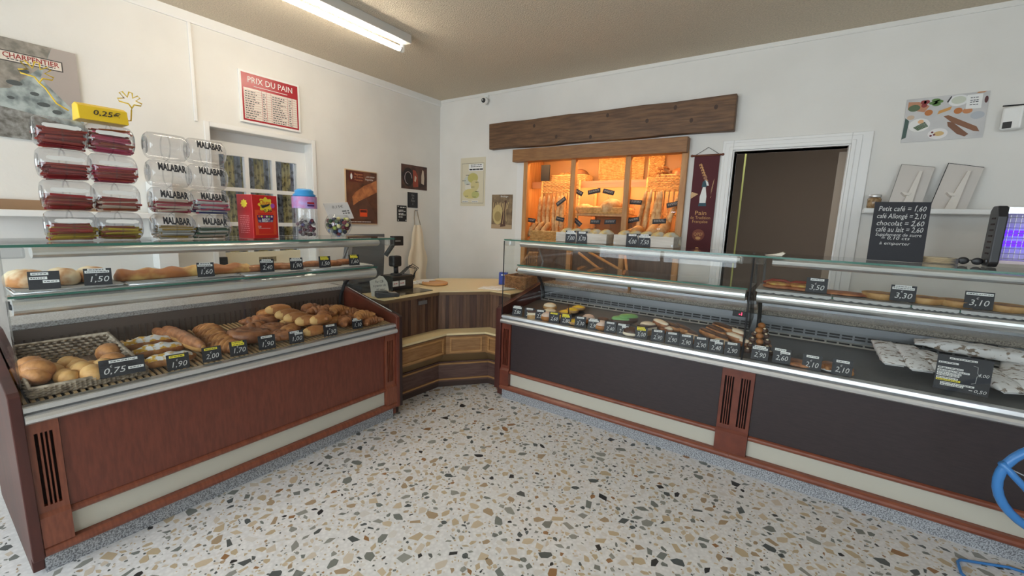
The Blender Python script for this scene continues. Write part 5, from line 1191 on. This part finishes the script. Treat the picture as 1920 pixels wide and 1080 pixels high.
# ================================================================ candy on the left glass top
M_STK = [mat('candy_%d' % i, srgb(*c), .4) for i, c in enumerate(((150, 40, 46), (196, 96, 120), (120, 36, 40), (186, 72, 96), (160, 60, 52), (150, 72, 50), (206, 180, 60), (170, 140, 64), (210, 190, 170), (70, 80, 130), (60, 90, 70), (206, 206, 200)))]
def candy_tower(y0, y1, label, brand, fills, what, rows=4, lab=True):
    r_ = .0600; x = -2.50; root = thing('candy_jar_tower', label, 'candy display', (x, (y0+y1)/2, ZT)); Lj = (y1-y0)/2
    for k in range(rows):
        zc = ZT+.0012+r_+k*2.022*r_
        for s in range(2):
            a = y0+s*Lj+.003; L_ = Lj-.006
            pr_ = [(.012, 0), (r_*.80, 0), (r_*.96, L_*.06), (r_, L_*.16), (r_, L_*.84), (r_*.96, L_*.94), (r_*.80, L_), (.012, L_)]
            jar = MB().lathe(pr_, 28, (x, a, zc), 'y', caps=False).build('jar', M_GPLAIN, root)
            MB().lathe([(r_*1.003, L_*.47), (r_*1.012, L_*.49), (r_*1.003, L_*.51)], 28, (x, a, zc), 'y', caps=False).build('seam', M_GPLAIN, jar)
            MB().lathe([(.002, -.001), (r_*.62, -.001), (r_*.62, .002), (.002, .002)], 20, (x, a, zc), 'y').build('lid', M_GPLAIN, jar)
            if s == 0: MB().box(x-.012, x+.012, a-.0025, a-.0012, zc-.012, zc+.014).build('sticker', M_PAPER, jar)
            F = frame((x+r_*math.cos(.35)+.0012, a+L_*.5, zc+r_*math.sin(.35)), (0, 1, 0), (-math.sin(.35), 0, math.cos(.35)), (math.cos(.35), 0, math.sin(.35)))
            if brand and not (k == 3 and s == 0):
                w_ = L_*.62; text(brand, F @ Matrix.Rotation(-.06, 4, 'Z') @ T(0, .004, .0), .046, M_INK, jar, bold=.045, width=w_*1.12)
            elif lab and not brand:
                g = MB(F); pts = []
                for i in range(20): q = 2*PI*i/20; pts.append((L_*.38*math.copysign(abs(math.cos(q))**.4, math.cos(q)), .009*math.copysign(abs(math.sin(q))**.7, math.sin(q))+.0015*math.sin(i*2.7)))
                g.prism(pts, 0, .001); g.build('torn_label', M_PAPER, jar)
            f = fills[k][s]
            if not f: continue
            lev, cols_ = f; g = MB(); rr = random.Random(k*7+s+int(y0*100))
            for i in range(64):
                g.m = rr.randrange(len(cols_)); zz_ = zc-r_*.90+rr.uniform(0, lev*r_*2); hw = math.sqrt(max(0, (r_*.95)**2-(zz_-zc)**2)); xx = x+rr.uniform(-hw, hw); ln = L_*rr.uniform(.34, .45); yc = a+L_/2+rr.uniform(-.09, .09)*L_
                dz_ = rr.uniform(-.004, .004)
                g.tube([(xx, yc-ln, zz_-dz_), (xx, yc+ln, zz_+dz_)], rr.uniform(.0032, .005), 5)
            o = g.build('candy_sticks', [M_STK[c] for c in cols_]); tag(o, 'wrapped sweets in the %s row, %s jar of the %s candy tower' % (('bottom', 'second', 'third', 'top')[k], ('left', 'right')[s], what), 'candy', 'sweets in the jar towers', 'stuff')
candy_tower(.352, .652, 'tower of clear candy jars with torn paper labels at the left', None, (((.50, (6, 7, 4)), (.42, (7, 5, 6))), ((.45, (4, 5, 0)), (.42, (4, 5, 8))), ((.45, (2, 4, 0)), (.52, (1, 3, 4))), ((.55, (0, 2, 4)), (.75, (1, 3, 5)))), 'left')
candy_tower(.692, 1.008, 'tower of clear candy jars with black brand lettering', 'MALABAR', (((.45, (8, 7, 11)), (.40, (10, 11, 8))), ((.45, (0, 3, 8)), (.50, (9, 11, 3))), (None, None), (None, None)), 'lettered')
# yellow topper box of the left tower
ty = thing('display_topper', 'yellow topper box with wire arms on the left candy tower', 'display topper', (-2.5, .53, 1.79))
zt = ZT+.0012+.06*2*4.06+.0006
MB().prism([(-2.545, zt), (-2.44, zt), (-2.452, zt+.055), (-2.49, zt+.068), (-2.53, zt+.064)], .478, .632, 'y').build('box', mat('yellow_card', srgb(240, 200, 44), .45), ty, bevel=.003)
F = frame((-2.4445, .548, zt+.027), (0, 1, 0), (-.22, 0, .975), (.975, 0, .22)); text('0,25€', F @ T(.015, .004, .0015), .030, M_INK, ty, shear=.2, bold=.01, width=.085)
def hand(y, z, s):
    pts = [(-.0, -.02), (-.012, .0), (-.05, .005), (-.056, .018), (-.028, .026), (-.046, .05), (-.034, .058), (-.014, .034), (-.006, .062), (.008, .06), (.008, .034), (.030, .05), (.04, .04), (.020, .022), (.046, .012), (.04, .0), (.012, .0), (0, -.02)]
    return [(-2.5, y+a*s, z+b*abs(s)) for a, b in pts]
M_WIRE = mat('yellow_wire', srgb(232, 196, 60), .4)
MB().tube([(-2.5, .462, zt+.03), (-2.5, .43, zt+.05), (-2.5, .405, zt+.10), *hand(.39, zt+.135, .9)], .0028, 6).build('wire_arm', M_WIRE, ty)
MB().tube([(-2.5, .625, zt+.025), (-2.5, .655, zt+.03), (-2.5, .66, zt+.075), *hand(.662, zt+.10, .8)], .0028, 6).build('wire_arm', M_WIRE, ty)

# red lollipop carton
Pb = Vector((-2.415, 1.095, ZT)); ua = math.radians(103)      # near front corner, front runs along u
u = Vector((math.cos(ua), math.sin(ua), 0)); n_ = Vector((u.y, -u.x, 0)); Fb = frame(Pb, u, (0, 0, 1), n_); w, h, dp = .150, .232, .115
rb = thing('candy_carton', 'red lollipop carton with a yellow flower badge', 'box', Pb+Vector((-.05, .07, 0)))
MB(Fb).box(0, w, .001, h, -dp, 0).build('carton', M_RED, rb, bevel=.002)
Fs = frame(Pb-n_*dp, n_, (0, 0, 1), -u)                        # left side of the carton
rect(Fs, .002, dp-.002, .004, h-.004, .0006, 'side_print', M_REDD, rb)
rect(Fb, .012, w-.012, .02, h*.66, .0006, 'print', M_ORANGE, rb); rect(Fb, .03, w-.03, .026, h*.60, .0009, 'print', mat('carton_red2', srgb(226, 50, 36), .35), rb)
def flower(fr, cx_, cy_, r0, off, m, nm, n=8):
    return plane_poly(fr, [(cx_+(r0*(1+.13*math.cos(n*a)))*math.cos(a)*1.12, cy_+(r0*(1+.13*math.cos(n*a)))*math.sin(a)) for a in [2*PI*i/64 for i in range(64)]], off, nm, m, rb)
flower(Fb, .078, .182, .040, .0011, M_RED, 'badge'); flower(Fb, .078, .182, .037, .0013, mat('badge_yellow', srgb(250, 222, 60), .4), 'badge')
text('Chupa', Fb @ T(.072, .193, .0016), .034, M_RED, rb, shear=.15, bold=.01, width=.062)
MB(Fb).tube([(.048, .176, .002), (.09, .182, .002), (.05, .170, .002), (.095, .178, .002), (.055, .165, .002), (.10, .186, .002)], .0035, 5).build('scribble', M_INK, rb)
text('0,35', Fb @ T(.088, .150, .0016), .022, M_INK, rb, shear=.2, bold=.012, width=.05)
disc(Fb, .120, .178, .013, .013, .0018, 'lollipop_print', mat('lolly_violet', srgb(186, 92, 190), .35), rb)
plane_poly(Fb, [(.028, .086), (.118, .090), (.124, .128), (.024, .126)], .0015, 'banner_print', mat('print_purple', srgb(74, 44, 110), .4), rb)
text('THE', Fb @ T(.038, .094, .0018), .016, M_PAPER, rb, bold=.02, width=.018); text('BEST', Fb @ T(.075, .098, .0018), .026, M_PAPER, rb, bold=.03, width=.048); text('OF', Fb @ T(.109, .094, .0018), .013, M_PAPER, rb, bold=.02, width=.014)
for i, c in enumerate(((220, 120, 60), (236, 220, 90), (180, 60, 120), (236, 230, 210), (120, 170, 80), (230, 190, 190))): disc(Fb, .036+.015*i, .119, .006, .006, .0018, 'lollipop_print', mat('lolly%d' % i, srgb(*c), .4), rb, 10)
text('130', Fb @ T(.035, .064, .0018), .014, M_PAPER, rb, width=.018); rect(Fb, .03, .10, .055, .0565, .0018, 'print', M_PAPER, rb)
flower(Fs, .055, .185, .020, .0010, MATS['badge_yellow'], 'badge'); dashes(Fs, .02, .09, [.03+.011*i for i in range(9)], .0045, mat('side_text', srgb(220, 120, 120), .5), rb, 9, off=.0011)

# tall jar of lollipops with blue lid
Pj = Vector((-2.42, 1.384, ZT)); lj = thing('lollipop_jar', 'tall clear jar with blue lid and pink label', 'jar', Pj)
rj = .066
MB(T(*Pj)).lathe([(.05, .0012), (rj, .012), (rj, .225), (.052, .245)], 28, caps=False).lathe([(.002, .0012), (.05, .0012)], 28, caps=False).build('jar_body', M_GPLAIN, lj)
MB(T(*Pj)).lathe([(.060, .238), (.060, .250), (.050, .256), (.050, .270), (.034, .282), (.002, .284)], 28).build('lid', M_BLUE, lj)
MB(T(*Pj)).lathe([(rj+.001, .172), (rj+.001, .238)], 28, caps=False).build('label_band', mat('pink_label', srgb(200, 120, 176), .4, c2=srgb(176, 160, 214), scale=30), lj)
Fj = frame(Pj+Vector((rj+.002, -.004, 0)), (0, 1, 0), (0, 0, 1), (1, 0, 0)); rect(Fj, -.02, .022, .198, .207, .002, 'label_print', M_REDD, lj); rect(Fj, -.02, .022, .183, .193, .002, 'label_print', MATS['print_purple'], lj)
rr = random.Random(4); LOLLY = {}
for i in range(44):
    c = rr.choice(((110, 40, 60), (80, 70, 74), (150, 130, 136), (196, 190, 190), (96, 34, 54), (70, 60, 110), (120, 110, 112)))
    if c not in LOLLY: LOLLY[c] = (MB().ball((0, 0, 0), .0105, seg=10, rings=7).mesh('lollipop_head', mat('sweet_%d_%d' % c[:2], srgb(*c), .3)), MB().tube([(0, 0, 0), (0, 0, .055)], .0016, 5).mesh('stick', M_PAPER))
    a, q = rr.uniform(0, 2*PI), (rj-.016)*math.sqrt(rr.random()); P = Pj+Vector((q*math.cos(a), q*math.sin(a), .018+.012*(i//6)+rr.uniform(0, .006)))
    th = thing('lollipop', 'small wrapped lollipop inside the tall blue-lidded jar', 'lollipop', P, 'lollipops in the blue-lidded jar')
    inst('head', LOLLY[c][0], T(*P), th); ax = Matrix.Rotation(rr.uniform(.6, 2.2), 4, 'X') @ Matrix.Identity(4)
    v = Vector((-P.x+Pj.x, -P.y+Pj.y, .03)); v = v.normalized() if v.length > .02 else Vector((0, 0, 1)); inst('stick', LOLLY[c][1], T(*P) @ v.to_track_quat('Z', 'Y').to_matrix().to_4x4(), th)

# round bowl of chewing gum balls
Po = Vector((-2.40, 1.585, ZT)); gb = thing('gum_bowl', 'round clear bowl with tilted price card', 'bowl', Po); rg = .078
MB(T(*Po)).lathe([(.045, .0012)]+[(rg*math.cos(t), .082+rg*1.02*math.sin(t)) for t in [-.95+i*.2 for i in range(10)]], 28, caps=False).build('bowl', M_GPLAIN, gb)
Fg = frame(Po+Vector((-.02, .03, .14)), (0, .995, .10), (-.45, -.09, .89), (.89, -.045, .45)); MB(Fg).box(-.085, .085, -.03, .085, -.002, .002).build('lid_card', mat('card_grey', srgb(206, 208, 212), .3), gb, bevel=.004)
text('0,15€', Fg @ T(.0, .055, .0025), .026, mat('card_ink', srgb(90, 92, 96), .6), gb, shear=.15, width=.08); dashes(Fg, .02, .07, (.02, .005), .008, MATS['card_ink'], gb, 2, off=.0025)
MB(Fg @ T(-.075, -.05, -.01)).box(-.025, .02, -.07, .03, -.002, .001).build('hinge_flap', M_GPLAIN, gb)
GUM = []; rr = random.Random(11); names = ('white', 'navy', 'lime green', 'dark green', 'wine red', 'pale yellow', 'sky blue'); gcol = ((226, 226, 216), (34, 38, 66), (150, 170, 60), (60, 90, 60), (120, 40, 56), (222, 214, 150), (130, 150, 190))
GUM = [MB().ball((0, 0, 0), .0125, seg=12, rings=8).mesh('gum_ball', mat('gum_%d' % i, srgb(*c), .3)) for i, c in enumerate(gcol)]
placed = []
for i in range(3000):
    if len(placed) > 70: break
    z = .016+.105*(i/3000)**.6; mxr = math.sqrt(max(0, (rg-.015)**2-(z-.082)**2)); a, q = rr.uniform(0, 2*PI), mxr*math.sqrt(rr.random()); p = Vector((q*math.cos(a), q*math.sin(a), z))
    if all((p-o_).length > .0245 for o_ in placed): placed.append(p)
for p in placed:
    k = rr.randrange(7); tag(inst('gum_ball', GUM[k], T(*(Po+p))), '%s chewing gum ball in the round clear bowl' % names[k], 'gum ball', 'gum balls in the round bowl, ' + names[k])

# ================================================================ till corner
ps = thing('till_screen', 'dark grey till screen seen from behind at the counter end', 'till', (-2.80, 2.1, .842))
M_TILL = mat('till_grey', srgb(96, 100, 106), .45); M_TILLD = mat('till_dark', srgb(52, 54, 58), .5)
Ft = frame((-2.89, 1.965, .915), (-.06, .998, .0), (-.10, 0, .995), (.993, .06, .10)) @ Matrix.Scale(1.03, 4)
MB(Ft).prism([(.02, .0), (.36, .0), (.40, .26), (.41, .375), (.06, .375), (.0, .12)], -.045, .0, 'z').build('screen_back', M_TILL, ps, bevel=.006)
MB(Ft).prism([(.0, .12), (.06, .375), (.10, .375), (.03, .10)], .0005, .008, 'z').build('side_rib', mat('till_light', srgb(150, 152, 154), .4), ps)
MB(Ft).box(.15, .245, .30, .325, .0, .002).build('name_plate', mat('plate_steel', srgb(150, 152, 150), .4), ps); dashes(Ft, .165, .23, (.309,), .008, M_TILLD, ps, 6, off=.0025)
MB().box(-3.05, -2.81, 2.04, 2.25, .842, .90).build('base', M_TILLD, ps, bevel=.006)
MB().box(-2.97, -2.91, 2.12, 2.24, .90, 1.0).build('neck', M_TILLD, ps)
cdp = ps
MB().box(-2.87, -2.82, 2.37, 2.475, 1.205, 1.285).build('customer_display', M_BLACK, cdp, bevel=.005); MB().tube([(-2.86, 2.40, 1.22), (-2.89, 2.34, 1.12)], .02, 8).build('display_arm', M_BLACK, cdp)
MB().box(-2.8195, -2.817, 2.385, 2.44, 1.24, 1.25).build('digits', MATS['plate_steel'], cdp)
pn = thing('paper_note', 'handwritten white card note leaning before the till', 'note', (-2.64, 2.10, .842))
Fn = frame((-2.655, 2.015, .8425), (.12, .99, 0), (-.22, .03, .975), (.966, -.117, .22)); pts = [(0, 0), (.155, .0), (.150, .10), (.12, .145), (.09, .155), (.06, .135), (.0, .12)]
MB(Fn).prism(pts, -.001, .0, 'z').build('card', mat('note_paper', srgb(206, 208, 204), .8), pn)
for s, yv in (('Par CB', .108), ('à partir de', .078), ('1€ mini', .045), ('merci', .018)): text(s, Fn @ T(.078, yv, .0008), .026, mat('biro', srgb(84, 88, 96), .7), pn, shear=.2, width={'à partir de': .11}.get(s, .07))
ct = thing('card_terminal', 'dark card payment terminal lying at the counter edge', 'card terminal', (-2.58, 2.10, .842))
Fc = T(-2.575, 2.095, .842) @ rotz(1.2); MB(Fc).prism([(-.085, 0), (.085, 0), (.085, .022), (.02, .030), (-.085, .045)], -.038, .038, 'y').build('body', M_TILLD, ct, bevel=.006)
MB(Fc).box(.02, .07, -.028, .028, .0285, .031).build('keypad', MATS['plate_steel'], ct); MB(Fc).box(-.07, .0, -.028, .028, .036, .044).build('screen', M_BLACK, ct)
pr_ = thing('receipt_printer', 'black receipt printer with white stickers and cables', 'printer', (-2.76, 2.42, .842))
MB().box(-2.88, -2.725, 2.27, 2.50, .842, .965).build('body', M_BLACK, pr_, bevel=.01)
for a in (2.275, 2.345): MB().box(-2.725, -2.7235, a, a+.06, .88, .925).build('sticker', M_PAPER, pr_); dashes(frame((-2.7235, a, .88), (0, 1, 0), (0, 0, 1), (1, 0, 0)), .008, .052, (.02,), .006, M_REDD, pr_, int(a*100), off=.0006)
for k in range(3): MB().tube([(-2.79, 2.40+.02*k, .97), (-2.76, 2.46+.03*k, 1.03+.01*k), (-2.75, 2.54+.02*k, 1.01), (-2.77, 2.55, .93+.02*k), (-2.80, 2.53, .87)], .0035, 6).build('cable', M_BLACKM, pr_)
wc = thing('desk_scanner', 'black desktop scanner head on a stand above the printer', 'scanner', (-2.80, 2.36, .966))
MB().box(-2.835, -2.765, 2.32, 2.41, 1.035, 1.125).build('head', M_BLACK, wc, bevel=.014); MB().tube([(-2.80, 2.375, .974), (-2.80, 2.372, 1.04)], .02, 10).build('neck', M_BLACK, wc); MB().lathe([(.05, .966), (.046, .976), (.02, .98)], 16, (-2.80, 2.375, 0)).build('foot', M_BLACK, wc)
tag(MB().box(-2.72, -2.54, 2.20, 2.545, .8415, .846).build('glass_change_plate', mat('plate_black', srgb(56, 50, 44), .15, c2=srgb(120, 108, 86), scale=18, contrast=(.5, .62))), 'flat dark change plate on the cream worktop', 'change plate')
wd = thing('wooden_board', 'round wooden board on the cream worktop', 'board', (-2.76, 2.80, .842)); MB().lathe([(.10, .842), (.118, .846), (.118, .862), (.108, .866), (.10, .860), (.002, .860)], 36, (-2.77, 2.80, 0)).build('disc', mat('beech_disc', srgb(206, 156, 104), .5), wd)
pc = thing('paper_packets', 'small pile of white paper packets beside the printer', 'papers', (-2.90, 2.76, .842))
for k in range(4): MB(T(-2.93+.02*k, 2.66+.05*k, .8425+.008*k) @ rotz(.4*k)).box(-.06, .06, -.035, .035, 0, .007).build('packet', M_PAPER, pc)
bb_ = thing('blue_carton', 'blue carton standing at the right end of the worktop', 'box', (-2.33, 3.27, .842)); MB(T(-2.335, 3.275, .842) @ rotz(.5)).box(-.04, .04, -.03, .03, 0, .115).build('carton', M_NAVY, bb_, bevel=.003); MB(T(-2.335, 3.275, .842) @ rotz(.5)).box(-.018, .026, -.0315, -.03, .088, .098).build('label_print', M_PAPER, bb_)
MB(T(-2.335, 3.275, .842) @ rotz(.5)).box(-.0415, -.04, -.02, .02, .02, .07).build('label_print', M_PAPER, bb_)
for k in range(3): tag(MB(T(-2.27+.04*k, 3.00+.03*k, .8415+.003*k) @ rotz(.3-.25*k)).box(-.10, .10, -.07, .07, 0, .0025).build('paper_sheet', M_PAPER), 'white paper sheet on the worktop, %s of the loose pile' % ('lowest', 'middle', 'top')[k], 'paper', 'paper sheets on the worktop')
# tall-backed wicker basket on the worktop
wb = thing('wicker_basket', 'wicker basket with a high sloping back behind the counter end', 'basket', (-2.14, 3.22, .842))
bx0, bx1, by0, by1, bz = -2.20, -1.985, 3.11, 3.31, .850
M_WB = mat('brown_wicker', srgb(176, 128, 84), .6, c2=srgb(132, 90, 54), scale=40)
for (p, q) in (((bx0, by0), (bx1, by0)), ((bx1, by0), (bx1, by1)), ((bx0, by1), (bx0, by0))):
    g = MB(); weave(g, (*p, bz), (*q, bz), (0, 0, 1), 0, .10, 9, 9, .006, .005); g.build('woven_side', M_WB, wb)
g = MB(); weave(g, (bx0, by1, bz), (bx1, by1, bz), (0, 0, 1), 0, .10, 9, 9, .006, .005); weave(g, (bx0+.13, by1, bz), (bx1, by1, bz), (0, 0, 1), .26, .31, 5, 5, .006, .005); g.build('woven_back', M_WB, wb)
MB().tube([(bx0-.01, by1, bz+.13), (bx0+.06, by1, bz+.22), (bx0+.13, by1, bz+.315), (bx1, by1, bz+.315)], .011, 7).build('back_rim', M_WB, wb)
for k in range(9):
    xx = bx0+.012+.024*k; ztop = bz+min(.31, .145+(xx-bx0)*1.3); MB().tube([(xx, by1, bz+.09), (xx, by1, ztop)], .005, 5).build('rod', M_WB, wb)
MB().tube([(bx0, by0, bz+.104), (bx1, by0, bz+.104), (bx1, by1, bz+.104), (bx0, by1, bz+.104)], .009, 6, closed=True).build('rim', M_WB, wb); MB().box(bx0, bx1, by0, by1, bz-.007, bz).build('bottom', M_WB, wb)

# ================================================================ on the right glass top
mbd = thing('menu_board', 'black chalkboard with coffee prices on the right counter', 'chalkboard', (.395, 3.0, ZT))
Fm = frame((.282, 2.985, ZT+.001), (1, .10, .0), (.0, .13, .99), (.09, -.985, .13)); w, h = .226, .312
MB(Fm).box(0, w, 0, h, -.004, 0).build('board', M_SLATE, mbd)
for s, yv, wd_ in (('Petit café = 1,60', .275, .19), ('café Allongé = 2,10', .236, .195), ('chocolat = 2,60', .198, .19), ('café au lait = 2,60', .165, .19), ('Supplement de sucre', .138, .185), ('= 0,10 cts', .120, .115), ('à emporter', .092, .125)):
    text(s, Fm @ T(w*.5-(.0 if yv > .13 else .01), yv, .0008), .037 if yv > .15 else .023, M_CHALK, mbd, shear=.18, width=wd_)
for yv, xx in ((.290, .172), (.250, .172), (.212, .172), (.178, .172)): text('€', Fm @ T(xx, yv, .0008), .011, M_CHALK, mbd)
# insect lamp
zp = thing('insect_lamp', 'black insect killer lamp with violet tubes on the right counter', 'insect lamp', (.95, 3.08, ZT))
Fz = T(.735, 3.03, ZT+.001)
for xx in (0, .40):
    MB(Fz).prism([(-.03, 0), (.055, 0), (.055, .02), (.075, .02), (.075, .27), (.05, .292), (-.02, .292), (-.045, .24), (-.045, .02)], xx, xx+.035, 'x').build('end_cap', M_BLACK, zp, bevel=.006)
MB(Fz).lathe([(.007, -.002), (.007, .001)], 14, (0.0, -.012, .026), 'x').build('screw', M_STEEL, zp)
for k in range(7): MB(Fz).box(-.0015, .0005, -.02, .03, .06+.028*k, .068+.028*k).build('cap_vent', M_SLOT, zp)
MB(Fz).box(.035, .40, -.03, .06, .255, .285).build('top_bar', M_ALU, zp); MB(Fz).box(.035, .40, -.03, .06, .02, .035).build('bottom_tray', mat('tray_pink', srgb(206, 190, 196), .4), zp)
M_UV = mat('violet_tube', (.1, .02, .9), .4, emit=(.10, .02, 1.0), estr=1.5)
for zz_ in (.115, .165): MB(Fz).tube([(.04, .02, zz_), (.395, .02, zz_)], .013, 12).build('violet_tube', M_UV, zp)
for k in range(9): MB(Fz).tube([(.036, -.036, .045+.024*k), (.40, -.036, .045+.024*k)], .0013, 5).build('guard_wire', M_STEEL, zp)
for k in range(20): MB(Fz).tube([(.05+.0175*k, -.014, .04), (.05+.0175*k, -.014, .25)], .0016, 5).build('grid_wire', mat('grid_steel', srgb(190, 186, 196), .35, .6), zp)
MB(Fz).box(.036, .40, .058, .062, .036, .255).build('back_plate', mat('back_plate', srgb(214, 208, 220), .4), zp)
# small things behind the menu board
pb = thing('plate_pile', 'pile of pale card plates behind the menu board', 'plates', (.575, 3.085, ZT))
for k in range(5): MB().lathe([(.055, ZT+.001+.006*k), (.072, ZT+.006+.006*k), (.072, ZT+.0068+.006*k), (.002, ZT+.0032+.006*k)], 24, (.575, 3.085, 0)).build('plate', mat('card_plate', srgb(222, 206, 176), .7), pb)
gc = thing('sunglasses', 'dark folded sunglasses beside the insect lamp', 'sunglasses', (.69, 3.08, ZT))
for xx in (.665, .715): MB().ball((xx, 3.06, ZT+.022), .022, .006, .018).build('lens', M_BLACK, gc)
MB().tube([(.685, 3.06, ZT+.026), (.695, 3.06, ZT+.026)], .003, 6).tube([(.645, 3.062, ZT+.026), (.642, 3.12, ZT+.022), (.70, 3.135, ZT+.012)], .0025, 6).build('temples', M_BLACK, gc)
tag(MB().box(.615, .648, 3.05, 3.12, ZT+.001, ZT+.03).build('card_box', mat('dark_box', srgb(70, 66, 70), .5), bevel=.002), 'small dark box left of the sunglasses', 'box')
g = MB(T(-.13, 2.80, ZT)); g.prism([(-.05, .001), (.03, .001), (.045, .016), (.032, .022), (.0, .010)], -.03, .03, 'y'); tag(g.build('paper_clip', mat('cream_scrap', srgb(226, 216, 200), .7)), 'crumpled pale paper scrap at the seam of the glass tops', 'paper')
# bundled baguette sticks seen through the chilled counter
for i, (p0, p1) in enumerate((((1085, 474), (1128, 508)), ((1105, 473), (1165, 507)), ((1172, 480), (1180, 545)))):
    a, b = PY(p0, 3.62), PY(p1, 3.50); g = MB(); g.tube([a, b], .012, 7); tag(g.build('wooden_lath', M_PINE), 'pale wooden lath leaning behind the chilled counter, %s from the left' % ORD[i], 'lath', 'laths behind the chilled counter')

# ================================================================ blue metal stand at the right edge
bst = thing('blue_stand', 'blue bent-tube stand before the right counter, cut by the picture edge', 'stand', (.95, 2.42, 0))
pts = []
for i in range(40):
    a = 2*PI*i/40; uu, vv = .27*math.cos(a), .205*math.sin(a); pts.append((.965+uu*.97, 2.335+uu*.22, .545+vv))
MB().tube(pts, .0155, 12, closed=True).build('hoop', M_BLUET, bst)
MB().tube([(.700, 2.265, .615), (.78, 2.30, .53), (.95, 2.36, .34), (1.05, 2.40, .02)], .012, 10).build('brace', M_BLUET, bst)
MB().tube([(.712, 2.28, .60), (.95, 2.36, .50), (1.22, 2.42, .42)], .003, 6).build('thin_wire', M_STEEL, bst)
MB().tube([(1.22, 2.40, .47), (1.15, 2.45, .2), (1.05, 2.40, .02)], .012, 10).build('leg', M_BLUET, bst)
MB().tube([(1.30, 2.66, .008), (.91, 2.648, .008), (.74, 2.575, .008), (.727, 2.55, .008), (.722, 2.47, .008), (.80, 2.30, .008), (1.05, 2.40, .008), (1.30, 2.66, .008)], .006, 8).build('foot', M_BLUET, bst)
